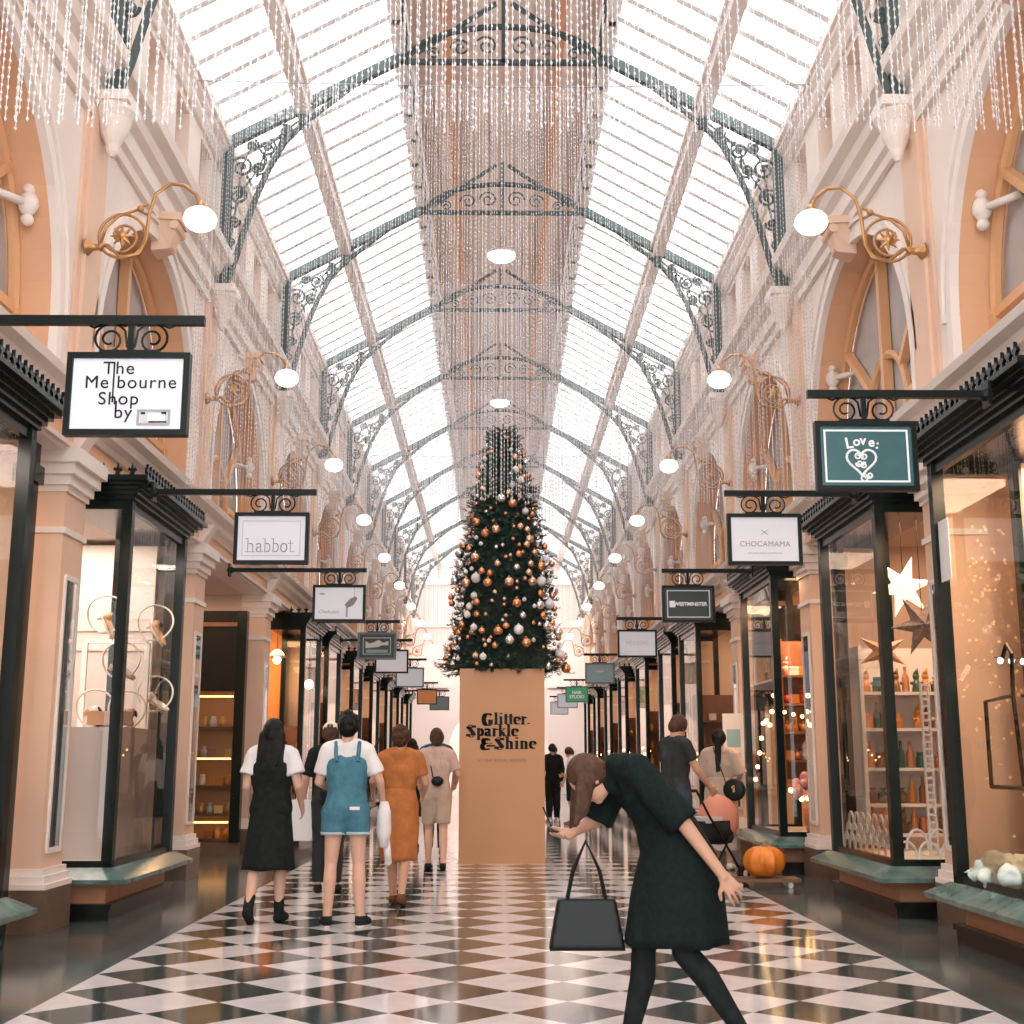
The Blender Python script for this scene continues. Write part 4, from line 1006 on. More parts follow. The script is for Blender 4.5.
TB = 2.48
tree = thing('christmas_tree', 'tall green Christmas tree standing on the gold box, hung with baubles', 'christmas tree', (0.02, 17.25, TB))
def trad(z):      # radius of the crown above its foot
    tab = [(0, .80), (.15, .76), (.5, .71), (1.0, .68), (1.5, .60), (2.05, .42), (2.5, .36), (2.8, .30), (3.2, .17), (3.45, .05)]
    for (za, ra), (zb, rb) in zip(tab, tab[1:]):
        if za <= z <= zb: return ra+(rb-ra)*(z-za)/(zb-za)
    return .03
b = MB(); b.cone((0, 0, 0), (0, 0, 3.3), .05, .012, 8)
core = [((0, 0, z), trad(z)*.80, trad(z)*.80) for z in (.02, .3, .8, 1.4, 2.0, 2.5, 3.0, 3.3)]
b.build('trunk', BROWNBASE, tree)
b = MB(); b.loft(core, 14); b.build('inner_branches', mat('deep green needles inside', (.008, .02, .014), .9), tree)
bm = bmesh.new()
def sprig(base, d, L, nn):
    d = d.normalized(); a = d.cross(V((0, 0, 1)))
    a = a.normalized() if a.length > .01 else V((1, 0, 0)); c = a.cross(d)
    for i in range(nn):
        f = RND.random(); p = base+d*L*f
        an = RND.uniform(0, 2*PI); r = (a*math.cos(an)+c*math.sin(an))
        tip = p+(r*RND.uniform(.7, 1)+d*RND.uniform(.5, 1.1))*RND.uniform(.035, .062)
        wv = d.cross(r)*.007
        bm.faces.new([bm.verts.new(q) for q in (p-wv, p+wv, tip)])
for i in range(2600):
    z = 3.42*(1-RND.random()**.75) if i > 200 else RND.uniform(0, .35)
    R_ = trad(z)*RND.uniform(.55, 1.02); an = RND.uniform(0, 2*PI)
    out = V((math.cos(an), math.sin(an), 0)); base = out*R_*.68+V((0, 0, z))
    sprig(base, out+V((0, 0, RND.uniform(-.35, .45))), RND.uniform(.18, .34)*(1 if z < 2.6 else .6), 34)
for i in range(60):        # drooping lowest branches beyond the box edge
    an = RND.uniform(0, 2*PI); out = V((math.cos(an), math.sin(an), 0))
    sprig(out*RND.uniform(.45, .7)+V((0, 0, RND.uniform(.0, .12))), out+V((0, 0, RND.uniform(-.25, .15))), RND.uniform(.2, .36), 40)
me = bpy.data.meshes.new('foliage'); bm.to_mesh(me); bm.free(); me.materials.append(mat('fir needles', (.014, .045, .029), .5, var=.4, vscale=5))
o = bpy.data.objects.new('foliage', me); COL.objects.link(o); o.parent = tree
# baubles: every one an object of its own
BC = {'copper': mat('copper bauble', (.78, .36, .17), .22, metal=.85), 'rose gold': mat('rose gold bauble', (.86, .52, .36), .25, metal=.8),
      'silver': mat('silver bauble', (.82, .80, .80), .2, metal=.85), 'pearl white': mat('pearl bauble', (.85, .80, .78), .3)}
bme = {}
for nm_, m_ in BC.items():
    for sz, r in (('small', .028), ('medium', .046), ('large', .066)):
        b = MB(); b.ball((0, 0, 0), r, u=14, v=10); b.lathe([(r*.22, r*.95), (r*.22, r*1.15), (r*.06, r*1.3)], n=8)
        me = b.mesh('bauble', True); me.materials.append(m_); bme[nm_, sz] = me
placed = []
ZN = [(0, .55, 'lowest fifth'), (.55, 1.1, 'second fifth up'), (1.1, 1.65, 'middle fifth'), (1.65, 2.3, 'fourth fifth up'), (2.3, 9, 'frosted top')]
tries = 0
while len(placed) < 250 and tries < 9000:
    tries += 1
    z = 3.35*(1-RND.random()**.72)
    an = RND.uniform(-PI*1.08, PI*.08)
    sz = RND.choices(['small', 'medium', 'large'], [.5, .3, .2])[0]
    if z > 2.4 and sz == 'large': sz = 'medium'
    r = {'small': .028, 'medium': .046, 'large': .066}[sz]
    R_ = trad(z)*RND.uniform(.93, 1.06)+.02
    p = V((R_*math.cos(an), R_*math.sin(an), z+.03))
    if any((p-q).length < r+r2+.012 for q, r2 in placed): continue
    placed.append((p, r))
    cn = RND.choices(list(BC), [.3, .28, .22, .2])[0]
    zn = [n_ for a_, b_, n_ in ZN if a_ <= z < b_][0]; hs = 'left half' if p.x < 0 else 'right half'
    o = bpy.data.objects.new('bauble', bme[cn, sz]); COL.objects.link(o); o.location = p+tree.location
    lab = '%s %s bauble hanging in the %s of the Christmas tree, %s' % (sz, cn, zn, hs)
    tag(o, lab, 'bauble', lab.replace('hanging in the', 'baubles,').split(', ')[0].replace(' bauble ', ' ')+' '+zn+' '+hs)

# ------------------------------------------------------------------ bead curtains of the Christmas decoration
def make_curtain(z_top, z_bot, half, step, bead):
    bm = bmesh.new(); x = -half
    while x < half:
        zt = min(z_top, rz(x)-.18); zb = z_bot+RND.uniform(-.05, .05); xx = x+RND.uniform(-.4, .4)*step; yy = RND.uniform(-.06, .06)
        z = zt; q = .0022
        v = [bm.verts.new((xx+a, yy+c, zz)) for zz in (zb, zt) for a, c in ((q, 0), (-q*.5, q*.87), (-q*.5, -q*.87))]
        for k in range(3): bm.faces.new((v[k], v[(k+1) % 3], v[3+(k+1) % 3], v[3+k]))
        ph = RND.random()*.06
        z = zt-ph
        while z > zb:
            h = bead*RND.uniform(.8, 1.3); w = bead*.55
            t_ = bm.verts.new((xx, yy, z)); u_ = bm.verts.new((xx, yy, z-2*h))
            m_ = [bm.verts.new((xx+w*math.cos(a), yy+w*math.sin(a), z-h)) for a in (0, 2.09, 4.19)]
            for k in range(3): bm.faces.new((t_, m_[k], m_[(k+1) % 3])); bm.faces.new((u_, m_[(k+1) % 3], m_[k]))
            z -= 2*h+RND.uniform(.008, .03)
        x += step
    me = bpy.data.meshes.new('bead_strands'); bm.to_mesh(me); bm.free(); me.materials.append(BEAD)
    return me
cme = make_curtain(8.72, 4.0, 3.35, .028, .016)
for j, (y, z0) in enumerate(((6.2, 4.62), (13.0, 4.0), (19.0, 4.0), (24.8, 4.0), (30.6, 4.0))):
    o = bpy.data.objects.new('bead_curtain', cme); COL.objects.link(o); o.location = (0, y, z0-4.0)
    tag(o, 'hanging curtain of clear bead strands across the arcade, %s from the camera' % ORD[j], 'bead curtain', 'overhead bead curtains', 'stuff')
    b = MB(); b.tube([(-3.45, 0, 8.76), (0, 0, 8.70), (3.45, 0, 8.76)], .009, 6); b.build('hanging_wire', GREYINK, o)

# ------------------------------------------------------------------ goods in the shop windows
def shelf_unit(label, x, y, w, zs, m, rz_=0, depth=.32, z_top=None, group=None):
    """shelves along local x, open towards local -y; base at z = zs[0]"""
    t = thing('display_shelf', label, 'shelves', (x, y, 0), rz_, group or 'display shelves in the shops')
    zt = z_top or zs[-1]+.45
    for q in (-1, 1):
        b = MB(); b.box(q*w/2-.02, q*w/2+.02, -.02, depth, zs[0]-.04, zt); b.build('side_panel', m, t)
    for z in zs:
        b = MB(); b.box(-w/2+.02, w/2-.02, 0, depth, z-.03, z); b.build('shelf', m, t)
    b = MB(); b.box(-w/2+.02, w/2-.02, depth-.015, depth, zs[0]-.03, zt); b.build('back_panel', m, t)
    return t
GOODC = {'red': (.42, .05, .03), 'gold': (.65, .38, .12), 'white': (.75, .72, .70), 'brown': (.24, .11, .05), 'copper': (.62, .26, .12), 'dark green': (.03, .10, .06), 'pink': (.68, .36, .34), 'black': (.02, .02, .02), 'amber': (.62, .25, .05)}
GM = {k: mat(k+' goods', c, .3, metal=.35 if k in ('gold', 'copper') else 0, var=.1) for k, c in GOODC.items()}
protos = {}
def good_mesh(kind, c):
    if (kind, c) not in protos:
        b = MB()
        if kind == 'jar': b.lathe([(.045, 0), (.05, .01), (.05, .10), (.036, .115), (.04, .12), (.04, .145), (.035, .15)], n=10)
        elif kind == 'bottle': b.lathe([(.035, 0), (.038, .01), (.038, .14), (.014, .19), (.014, .24), (.017, .245), (.012, .26)], n=10)
        elif kind == 'gift box': b.box(-.06, .06, -.05, .05, 0, .09); b.box(-.064, .064, -.054, .054, .09, .115); b.box(-.008, .008, -.056, .056, 0, .118)
        elif kind == 'ornament': b.ball((0, 0, .055), .055); b.lathe([(.016, .105), (.016, .125), (.005, .135)], n=8)
        elif kind == 'figurine': b.cone((0, 0, 0), (0, 0, .13), .05, .025, 12); b.ball((0, 0, .155), .034); b.cone((0, 0, .175), (.02, 0, .24), .03, .004, 8); b.ball((-.05, -.02, .09), .018); b.ball((.05, -.02, .09), .018)
        elif kind == 'bag of sweets': b.loft([((0, 0, 0), .045, .03), ((0, 0, .09), .05, .032), ((0, 0, .12), .015, .012), ((0, 0, .15), .035, .012)], 10)
        me = b.mesh(kind.replace(' ', '_'), kind != 'gift box'); me.materials.append(GM[c]); protos[kind, c] = me
    return protos[kind, c]
SHN = ['bottom', 'second', 'third', 'fourth', 'fifth', 'top']
def fill(t, zs, w, where, kinds, cols, gap=.125, skip=.1, depth=.13):
    R_ = Matrix.Rotation(t.rotation_euler.z, 3, 'Z')
    for si, z in enumerate(zs):
        x = -w/2+.09
        while x < w/2-.07:
            if RND.random() > skip:
                k = RND.choice(kinds); c = RND.choice(cols)
                o = bpy.data.objects.new(k.replace(' ', '_'), good_mesh(k, c)); COL.objects.link(o)
                o.location = t.location+R_ @ V((x, depth+RND.uniform(-.03, .03), z)); o.rotation_euler.z = t.rotation_euler.z+RND.uniform(-.2, .2)
                lab = '%s %s on the %s shelf %s' % (c, k, SHN[min(si, 5)], where)
                tag(o, lab, k.split()[-1] if k != 'bag of sweets' else 'bag', lab.replace(' on the ', 's, ', 1))
            x += gap
def light_string(label, pts, n, m, r=.018, group='string lights in the shop windows'):
    t = thing('string_lights', label, 'lights', pts[0], group=group)
    b = MB(); b.tube(pts, .004, 4); b.build('cable', INK, t, world=True)
    b = MB(); b.ball((0, 0, 0), r, u=8, v=6); me = b.mesh('bulb', True); me.materials.append(m)
    segs = [(V(p), V(q)) for p, q in zip(pts, pts[1:])]; L = [(q-p).length for p, q in segs]; T = sum(L)
    for i in range(n):
        d = T*(i+.5)/n
        for (p, q), l in zip(segs, L):
            if d <= l: c = p+(q-p)*d/l; break
            d -= l
        o = bpy.data.objects.new('bulb', me); COL.objects.link(o); o.parent = t; o.location = c-V(pts[0])-V((0, 0, r))
    return t
WHITESH = mat('white shelf', (.78, .73, .69), .4)
WOODSH = mat('brown shelf timber', (.20, .09, .045), .4, var=.25, vscale=4)
# --- left: shoe window behind the second bay
b = MB(); b.box(-4.35, -3.38, 11.40, 12.55, .44, 1.58); t = b.build('display_plinth', mat('pale display plinth', (.66, .58, .54), .45)); tag(t, 'pale display plinth inside the shoe shop window on the left', 'plinth')
b = MB(); b.box(-6.3, -3.95, 14.30, 14.36, 0, 3.7); b.box(-6.3, -3.95, 14.28, 14.30, 2.50, 2.53); b.box(-6.3, -3.95, 14.28, 14.30, 2.72, 2.75)
tag(b.build('wall_shoe_shop', mat('pale lined wall', (.72, .64, .60), .5)), 'pale wall with two horizontal lines at the back of the shoe shop', 'wall', kind='structure')
t = thing('upright_stand', 'white upright display frame standing on the pale plinth in the left window', 'stand', (-3.93, 12.3, 1.6), group=None)
for q in (-.12, .48):
    b = MB(); b.box(q-.025, q+.025, -.02, .02, 0, .80); b.build('upright', WHITEP, t)
b = MB(); b.box(-.12, .48, -.02, .02, .80, .84); b.build('top_bar', WHITEP, t)
TAN = mat('tan leather', (.55, .30, .16), .45); CRM = mat('cream leather', (.75, .68, .60), .4)
def make_shoe(x, y, z, tilt, m, label, ringr=.17):
    t = thing('hoop_stand', 'thin cream hoop '+label.split(' with ')[0].replace('shoe', 'stand holding a shoe'), 'hoop', (x, y, z), group='hoops in the shoe window')
    b = MB(); b.tube([(ringr*math.cos(2*PI*i/26), .03*math.sin(2*PI*i/13), ringr+ringr*math.sin(2*PI*i/26)) for i in range(26)], .009, 6, True); b.build('ring', CRM, t, True)
    b = MB(); b.lathe([(.05, 0), (.05, .012), (.012, .016)], n=14); b.build('foot', CRM, t)
    s_ = thing('shoe', label, 'shoe', (x, y-.0, z+.06), 0, 'shoes in the left shop window')
    M = Matrix.Rotation(tilt, 4, 'Y')
    b = MB(); b.ball((.02, 0, .035), .115, .042, .030); b.ball((-.07, 0, .055), .048, .040, .052); b.ball((.10, 0, .03), .05, .044, .022)
    b.bm.transform(M); b.build('upper', m, s_, remesh=.009)
    b = MB(); b.ball((.01, 0, .006), .14, .046, .012); b.cone((-.10, 0, -.04), (-.095, 0, .01), .016, .03, 8); b.bm.transform(M); b.build('sole', CRM if m is TAN else TAN, s_)
    b = MB(); b.ball((-.05, 0, .10), .035, .025, .012); b.bm.transform(M); b.build('lining', INK, s_)
make_shoe(-3.72, 11.65, 1.58, .9, CRM, 'cream shoe with tan sole tilted in the left of the hoops on the plinth')
make_shoe(-3.50, 11.9, 1.58, 1.35, TAN, 'tan shoe with cream sole hung upright by the window post, low')
make_shoe(-3.52, 11.7, 2.02, .6, CRM, 'pale shoe with tan sole in the middle hoop above the plinth')
make_shoe(-3.62, 11.5, 2.42, 1.1, TAN, 'tan slipper with cream sole in the highest hoop near the corner post')
make_shoe(-3.36, 12.2, 2.42, 1.0, TAN, 'tan shoe with cream sole behind the front pane, beside a sign reflection')
make_shoe(-3.38, 12.4, 1.75, .5, CRM, 'cream shoe with tan sole behind the front pane, low on the right')
b = MB(); b.box(-3.72, -3.40, 11.45, 11.75, 1.6, 1.72); tag(b.build('shoe_box', mat('peach box', (.66, .36, .22), .5)), 'peach coloured shoe box on top of the pale plinth', 'box')
for i, (x, y) in enumerate(((-4.2, 13.2), (-3.95, 12.9), (-4.9, 13.6))):
    b = MB(); b.lathe([(.07, 3.73), (.085, 3.745), (.085, 3.76)], (x, y, 0), 16); tag(b.build('downlight', WBULB), 'round white downlight in the shoe shop ceiling, %s' % ['between the other two', 'nearest the window corner', 'deepest in the shop'][i], 'downlight', 'downlights in the shoe shop')
# --- left: lit display case in the recessed doorway
t = thing('display_case', 'tall dark case with orange lit shelves in the left doorway recess', 'display case', (-4.15, 18.75, 0))
cx0, cx1 = -4.68, -3.72
b = MB(); b.box(cx0, cx1, 18.55, 18.62, 0, .16); b.build('kick_board', BROWNBASE, t, world=True)
for x in (cx0, cx1-.14):
    b = MB(); b.box(x, x+.14, 18.5, 18.66, .16, 3.45); b.build('side_post', DGREEN, t, world=True)
b = MB(); b.box(cx0+.14, cx1-.14, 18.52, 18.58, 2.28, 3.45); b.build('dark_upper_panel', INK, t, world=True)
b = MB(); b.box(cx0+.14, cx1-.14, 18.50, 18.52, 3.22, 3.28); b.build('rail', WOODSH, t, world=True)
b = MB(); b.box(cx0+.14, cx1-.14, 19.0, 19.03, .16, 2.3); b.build('back_panel', mat('amber back panel', (.5, .24, .09), .4), t, world=True)
for z in (.20, .55, .95, 1.35, 1.78):
    b = MB(); b.box(cx0+.14, cx1-.14, 18.62, 19.0, z-.03, z); b.build('shelf', WOODSH, t, world=True)
for z in (.42, 1.31, 2.2):
    b = MB(); b.box(cx0+.18, cx1-.18, 18.60, 18.63, z, z+.025); b.build('light_strip', STRIP, t, world=True)
b = MB(); b.face([(cx0+.14, 18.56, .16), (cx1-.14, 18.56, .16), (cx1-.14, 18.56, 2.28), (cx0+.14, 18.56, 2.28)]); b.build('glass_pane', GLASS, t, world=True)
class _T: pass
tt = _T(); tt.location = V((-4.2, 18.66, 0)); tt.rotation_euler = _T(); tt.rotation_euler.z = 0
fill(tt, (.20, .55, .95, 1.35, 1.78), .68, 'of the orange case', ['gift box', 'jar', 'bag of sweets'], ['amber', 'gold', 'brown', 'white'], depth=.1)
# --- right: third bay, glittering ornaments
for (x, y, w, zs, m, lab, wh, kinds, cols) in (
    (4.05, 15.95, 1.1, (.95, 1.30, 1.65, 2.0, 2.35), WOODSH, 'brown shelves crowded with ornaments inside the third window on the right', 'in the third right window', ['ornament', 'ornament', 'figurine', 'gift box'], ['copper', 'gold', 'red', 'amber', 'white', 'pink']),
    (4.05, 12.45, 1.1, (.60, .88, 1.22, 1.60, 1.95), WHITESH, 'white shelves with jars and figurines inside the second window on the right', 'in the second right window', ['jar', 'bottle', 'figurine', 'bag of sweets'], ['brown', 'gold', 'amber', 'white', 'copper', 'dark green'])):
    t = shelf_unit(lab, x, y, w, zs, m); fill(t, zs, w, wh, kinds, cols, gap=.098, skip=.04)
light_string('warm bulb string over the lower ornaments in the third right window', [(3.42, 15.45, 1.0), (3.6, 15.5, .86), (3.8, 15.5, .92), (3.95, 15.5, .98)], 7, BULB, .03)
light_string('warm bulb string hanging along the third right front pane', [(3.34, 15.6, 2.2), (3.33, 15.9, 1.75), (3.34, 16.3, 1.85), (3.33, 16.7, 1.3), (3.33, 17.0, 1.0)], 9, BULB, .028)
light_string('warm bulb string across the ornament shelves, higher one', [(3.45, 15.85, 1.92), (3.7, 15.8, 1.85), (4.0, 15.82, 1.9), (4.3, 15.85, 1.84)], 8, BULB, .022)
t = thing('pot_plant', 'pink flower ball in a copper pot, third right window', 'plant', (3.72, 15.45, .44))
b = MB(); b.lathe([(.09, 0), (.12, .1), (.14, .30), (.12, .30), (.10, .25)], n=16); b.build('pot', GM['copper'], t, True)
b = MB()
for i in range(70):
    a, z_ = RND.uniform(0, 2*PI), RND.uniform(-.6, 1); r_ = math.sqrt(max(0, 1-z_*z_)); b.ball((.22*r_*math.cos(a), .22*r_*math.sin(a), .52+.18*z_), .05, u=6, v=5)
b.build('flower_ball', mat('dusty pink petals', (.62, .34, .36), .6, var=.25), t)
# --- right: second bay, stars and scallop fence
def star(label, c, R_, tilt, m):
    t = thing('star_lantern', label, 'star lantern', c, group='paper star lanterns')
    b = MB(); n = 6; o = []
    for i in range(2*n):
        a = PI*i/n+tilt; r = R_ if i % 2 == 0 else R_*.38; o.append((r*math.cos(a), 0, r*math.sin(a)))
    for i in range(2*n):
        p, q = o[i], o[(i+1) % (2*n)]
        b.face([p, q, (0, -.085, 0)]); b.face([q, p, (0, .085, 0)])
    b.build('paper_star', m, t)
    b = MB(); b.tube([(0, 0, R_*.3), (0, 0, 3.5-c[2])], .004, 4); b.build('cord', INK, t)
STW = mat('lit white paper star', (.9, .8, .72), .6, emit=(1, .82, .66), estr=1.1); STR = mat('copper paper star', (.60, .26, .14), .5, emit=(1, .35, .12), estr=.12); STP = mat('patterned grey star', (.32, .22, .18), .6, var=.5, vscale=30)
star('lit white paper star lantern hanging highest behind the second right window', (3.68, 11.55, 2.86), .30, .2, STW)
star('copper paper star lantern below the white one, nearer the corner post', (3.50, 11.7, 2.28), .24, .5, STR)
star('dark patterned paper star lantern hanging right of the copper star', (3.80, 11.45, 2.50), .30, .1, STP)
t = thing('scallop_fence', 'white scalloped wire fence along the foot of the second right window', 'fence', (3.33, 11.9, .44))
for r_ in range(3):
    b = MB()
    for i in range(9-r_):
        c = -.80+.19*i+r_*.095; b.tube([(0, c+.095*math.cos(PI*a/10), .10*r_+.17*math.sin(PI*a/10)) for a in range(11)], .011, 5)
    b.build('arch_row', WHITEP, t)
t = thing('scallop_fence', 'white scalloped wire fence across the side of the second right window', 'fence', (3.62, 11.08, .44))
for r_ in range(2):
    b = MB()
    for i in range(3-r_): 
        c = -.20+.19*i+r_*.095; b.tube([(c+.095*math.cos(PI*a/10), 0, .10*r_+.17*math.sin(PI*a/10)) for a in range(11)], .011, 5)
    b.build('arch_row', WHITEP, t)
t = thing('lattice_post', 'white perforated display post in the second right window', 'post', (3.88, 11.75, .44))
b = MB(); b.box(-.04, -.025, -.02, .02, 0, 1.55); b.box(.025, .04, -.02, .02, 0, 1.55)
for i in range(24): b.box(-.03, .03, -.018, .018, .03+i*.065, .05+i*.065)
b.build('post_body', WHITEP, t)
b = MB(); b.box(-.09, .09, -.09, .09, 0, .012); b.build('foot_plate', WHITEP, t)
# --- right: nearest bay, peach boards, fairy lights, hook rail
b = MB()
for i in range(11): b.box(4.25+.008*(i % 2), 4.32, 6.6+i*.30, 6.6+i*.30+.292, 0, 3.7)
tag(b.build('wall_boards', mat('peach display boards', (.72, .36, .20), .5, var=.06, vscale=1.2)), 'peach vertical boards at the back of the nearest right window', 'wall', kind='structure')
b = MB()
b.box(3.9, 4.24, 9.3, 9.36, .44, 3.5); tag(b.build('partition_screen', mat('pale display panel', (.70, .60, .50), .5)), 'pale narrow panel standing at the far end of the nearest right window', 'panel')
t = thing('fairy_lights', 'fairy light strands shaped like a fir tree, nearest right window', 'lights', (3.95, 8.75, 3.4))
b = MB(); bl = MB(); b_ = MB(); b_.ball((0, 0, 0), .013, u=6, v=5); fme = b_.mesh('bulb', True); fme.materials.append(BULB)
for i in range(14):
    y = -.75+.11*i; L = 2.2-abs(y+.0)*1.6
    b.tube([(0, y*.35, .0), (.02*math.sin(i), y, -.5-L*.3), (0, y*1.1, -.6-L)], .0025, 4)
    for j in range(7):
        f = RND.random(); o = bpy.data.objects.new('bulb', fme); COL.objects.link(o); o.parent = t
        o.location = (RND.uniform(-.05, .05), y*(.35+.75*f), -.15-(L+.45)*f)
b.build('wire', GREYINK, t)
light_string('short row of white bulbs across the nearest right window', [(3.55, 9.2, 2.02), (3.7, 8.6, 1.96), (3.6, 8.2, 1.9)], 8, WBULB, .022)
t = thing('hook_rail', 'dark metal display rail with hooks in the nearest right window', 'rail', (3.45, 8.42, 1.05))
b = MB(); b.tube([(0, .75, .05), (0, .75, .65), (0, .25, .67), (0, .22, .95), (0, .30, 1.02), (0, .38, .94)], .016, 6); b.tube([(0, .75, .05), (0, -.85, .05)], .016, 6)
b.tube([(0, .25, .67), (0, .18, .05)], .016, 6); b.build('rail_frame', BLACKST, t)
for y in (-.3, -.75):
    b = MB(); b.tube([(0, y, .05), (0, y, .60), (0, y+.05, .66), (0, y+.12, .60)], .014, 6); b.tube([(0, y-.1, .62), (0, y+.4, .66)], .012, 6); b.build('hook', BLACKST, t)
b = MB()
for i in range(16): b.ball((RND.uniform(-.28, .25), RND.uniform(-.6, .55), RND.uniform(.03, .16)), RND.uniform(.12, .22), RND.uniform(.1, .2), RND.uniform(.05, .12))
b.ball((.05, -.35, .22), .2, .3, .3); b.ball((.1, .1, .16), .18, .25, .2)
import mathutils.noise as mno
t = b.build('draped_cloth', mat('mint and white cloth', (.58, .66, .60), .7, var=.3, vscale=9), remesh=.022); t.location = (3.62, 8.75, .44)
for v in t.data.vertices: v.co += v.normal*(.05*mno.noise(v.co*7)+.035*mno.noise(V((v.co.x*22, v.co.y*9, v.co.z*22))))
tag(t, 'heap of mint and white cloth on the floor of the nearest right window', 'cloth')
b = MB(); b.box(3.275, 3.28, 9.20, 9.42, 2.60, 3.06); t = b.build('notice', mat('white paper', (.8, .76, .73), .6)); tag(t, 'white paper notice fixed inside the nearest right window pane', 'notice')
b = MB(); b.lathe([(.05, 3.74), (.06, 3.755), (.06, 3.76)], (3.9, 8.2, 0), 14); tag(b.build('downlight', WBULB), 'round lit downlight in the ceiling of the nearest right shop', 'downlight')
# --- right: doorway notices
t = thing('notice_board', 'white board with small posters beside the doorway on the right', 'notice board', (3.62, 18.9, 0))
b = MB(); b.box(-.35, .35, -.02, .02, .9, 1.98); b.build('board', WHITEP, t)
for q in (-.3, .3):
    b = MB(); b.box(q-.02, q+.02, -.02, .02, 0, .9); b.build('leg', WHITEP, t)
for i, (x, z, w, h, c) in enumerate(((-.2, 1.62, .2, .26, (.3, .5, .52)), (.08, 1.64, .22, .26, (.62, .64, .68)), (-.2, 1.28, .2, .26, (.5, .55, .62)), (.08, 1.3, .22, .28, (.72, .35, .22)), (-.06, 1.02, .3, .16, (.55, .5, .5)))):
    b = MB(); b.box(x-w/2, x+w/2, -.026, -.02, z-h/2, z+h/2); b.build('poster', mat('poster ink %d' % i, c, .5), t)
for s, y in ((1, 18.7), (1, 13.3), (-1, 9.75), (-1, 20.3), (1, 10.35+9.3)):
    pass
b = MB(); b.box(3.9, 4.9, 19.0, 19.05, 2.1, 3.6); tag(b.build('door_1', INK), 'dark panel above the doorway on the right', 'door', kind='structure')
# --- left: third bay, warm goods
zs = (.75, 1.1, 1.45)
t = shelf_unit('dark shelves with amber goods inside the third window on the left', -4.05, 22.5, 1.2, zs, WOODSH); fill(t, zs, 1.2, 'in the third left window', ['jar', 'bottle', 'gift box'], ['amber', 'brown', 'copper', 'gold'])
b = MB(); b.box(-6.3, -3.95, 23.3, 23.36, 0, 3.7); tag(b.build('wall_amber', mat('amber shop wall', (.75, .30, .08), .5)), 'amber wall at the back of the third left shop', 'wall', kind='structure')
t = thing('pendant_lamp', 'warm lit pendant lamp inside the third window on the left', 'pendant lamp', (-3.85, 21.9, 3.0))
b = MB(); b.ball((0, 0, 0), .07); b.build('bulb', BULB, t, True)
b = MB(); b.lathe([(.16, .05), (.10, .13), (.03, .18)], n=14); b.build('lamp_shade', WHITEP, t, True)
b = MB(); b.tube([(0, 0, .15), (0, 0, .76)], .008); b.build('cord', INK, t)
t = thing('pendant_lamp', 'bright bare globe lamp hanging at the third left window front', 'pendant lamp', (-3.45, 23.0, 2.65))
b = MB(); b.ball((0, 0, 0), .085); b.build('bulb', WBULB, t, True)
b = MB(); b.tube([(0, 0, .08), (0, 0, .86)], .008); b.build('cord', INK, t)
# --- dark posts framing the doorway recesses
n_ = 0
for s, y, where in ((-1, 9.72, 'left, before the first pilaster'), (-1, 20.05, 'left, before the third window'), (1, 18.55, 'right, beside the notice board'), (1, 14.0, 'right, between second and third windows'), (-1, 14.25, 'left, beyond the shoe window')):
    n_ += 1
    t = thing('door_%d' % (n_+1), 'dark green door post and head on the %s' % where, 'door frame', (s*3.75, y, 0), kind='structure')
    b = MB(); b.box(-.06, .06, -.07, .07, 0, 3.76); b.build('post', DGREEN, t)
    b = MB(); b.box(-.09, .09, -.10, .10, 3.42, 3.56); b.build('head', DGREEN, t)
# --- simple stocked shelves in the further windows
n_ = 0; zs = (.80, 1.2, 1.6, 2.0)
proto = None
for s in (-1, 1):
    for j, y in enumerate(BAYS[s]):
        if y < 23: 
            if not (s > 0 and y > 20): continue
        lab = 'stocked brown shelves inside the %s window on the %s' % (ORD[j], SIDE[s])
        if proto is None: proto = shelf_unit(lab, s*4.0, y+.3, 1.1, zs, WOODSH); t = proto
        else: t = dup(proto, (s*4.0, y+.3, 0), None, lab)
        if y < 36: fill(t, zs, 1.1, 'in the %s %s window' % (ORD[j], SIDE[s]), ['jar', 'ornament', 'gift box', 'bottle'], ['copper', 'gold', 'red', 'white', 'amber', 'brown'], gap=.2, skip=.15)
        light_string('row of warm bulbs along the %s %s window' % (ORD[j], SIDE[s]), [(s*3.36, y-.8, 1.6), (s*3.36, y, 1.35), (s*3.36, y+.8, 1.7)], 5, BULB, .03)
# --- pumpkin on a board
t = thing('pumpkin', 'orange ribbed pumpkin standing on a low wheeled board by the right windows', 'pumpkin', (2.72, 13.6, .10))
b = MB(); nr = 10; rings = []
for i in range(13):
    ph = PI*i/12-PI/2
    ring = []
    for k in range(60):
        th = 2*PI*k/60; r = (.225*(1-.13*abs(math.sin(th*nr/2))**.4*1)+.0)*(abs(math.cos(ph))**.8)
        ring.append(b.bm.verts.new((r*math.cos(th), r*math.sin(th), .16+.16*math.sin(ph)-.03*(1 if i in (12,) else 0))))
    rings.append(ring)
for A, B in zip(rings, rings[1:]):
    for k in range(60): b.bm.faces.new((A[k], A[(k+1) % 60], B[(k+1) % 60], B[k]))
b.build('pumpkin_body', mat('pumpkin skin', (.78, .22, .025), .4, var=.2, vscale=8), t, True)
b = MB(); b.cone((0, 0, .28), (.03, -.01, .37), .035, .022, 7); b.build('stem', mat('pumpkin stem', (.25, .2, .08), .7), t)
t = thing('wheeled_board', 'flat dark board on small castors carrying the pumpkin', 'board', (2.70, 13.6, 0))
b = MB(); b.box(-.36, .36, -.16, .16, .062, .098); b.build('deck', WOODSH, t)
for x in (-.26, .26):
    for y in (-.1, .1):
        b = MB(); b.tube([(x, y-.015, .03), (x, y+.015, .03)], .03, 12); b.build('wheel', WHITEP, t)

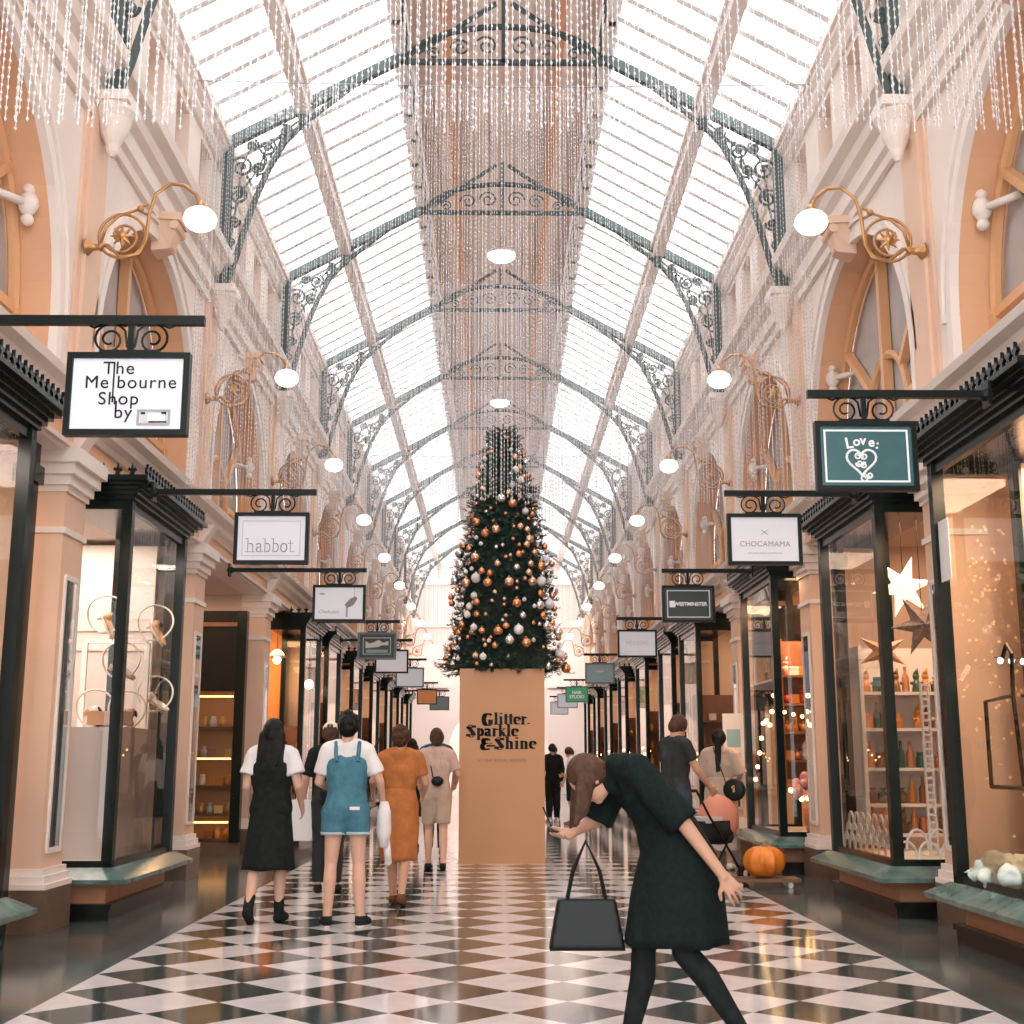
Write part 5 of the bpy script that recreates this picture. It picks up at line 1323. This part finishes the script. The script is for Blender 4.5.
# ------------------------------------------------------------------ light, sky and camera
wd = bpy.data.worlds.new('sky'); SC.world = wd; wd.use_nodes = True
nt = wd.node_tree; bg = nt.nodes['Background']; bg.inputs['Color'].default_value = (0.97, 0.98, 1.0, 1); bg.inputs['Strength'].default_value = 5.0
def area(name, loc, sx_, sy_, power, col, rot=(0, 0, 0)):
    l = bpy.data.lights.new(name, 'AREA'); l.shape = 'RECTANGLE'; l.size = sx_; l.size_y = sy_; l.energy = power; l.color = col
    o = bpy.data.objects.new(name, l); COL.objects.link(o); o.location = loc; o.rotation_euler = rot
    return o
for s in (-1, 1):
    for k in range(-1, 9):
        warm = (1.0, .62, .36)
        pw = 60
        if s < 0 and k == 0: warm, pw = (1, .84, .72), 120
        area('shop_light', (s*4.7, TY(k)+P/2, 3.72), 1.6, 3.2, pw, warm)
for x, y, w_, l_, pw, col in ((-3.75, 11.15, .5, .4, 26, (1, .86, .75)), (3.75, 8.5, .6, 1.4, 75, (1, .66, .42)), (3.75, 11.8, .6, 1.2, 40, (1, .7, .48)), (3.75, 15.7, .6, 1.2, 120, (1, .55, .28)), (-3.8, 22.0, .6, 1.2, 60, (1, .55, .25)), (-3.8, 7.5, .6, 1.4, 50, (1, .8, .7))):
    area('window_light', (x, y, 3.47), w_, l_, pw, col)
area('arch_fill', (0, YEND+2.6, 7.9), 6, 3, 900, (1, .95, .92))  # added fill with no lamp behind it, brightens the space beyond the arch
area('end_wall_fill', (0, YEND-7, 7.8), 4, 1, 420, (1, .93, .88), (math.radians(75), 0, 0))  # added fill without a fixture, lifts the far end wall
SC.view_settings.view_transform = 'Standard'; SC.view_settings.look = 'None'
SC.view_settings.exposure = 0.0; SC.view_settings.gamma = 1.0; SC.view_settings.use_curve_mapping = False
SC.cycles.max_bounces = 8; SC.cycles.transparent_max_bounces = 24; SC.cycles.caustics_reflective = False; SC.cycles.caustics_refractive = False
SC.cycles.sample_clamp_indirect = 6.0
cam = bpy.data.cameras.new('camera'); co = bpy.data.objects.new('camera', cam); COL.objects.link(co)
cam.sensor_width = 36; cam.lens = 36*1265/1024; cam.clip_start = .05; cam.clip_end = 300
co.location = (CX, 0, CZ); co.rotation_euler = (math.radians(90+11.2), 0, math.radians(-.72))
SC.camera = co
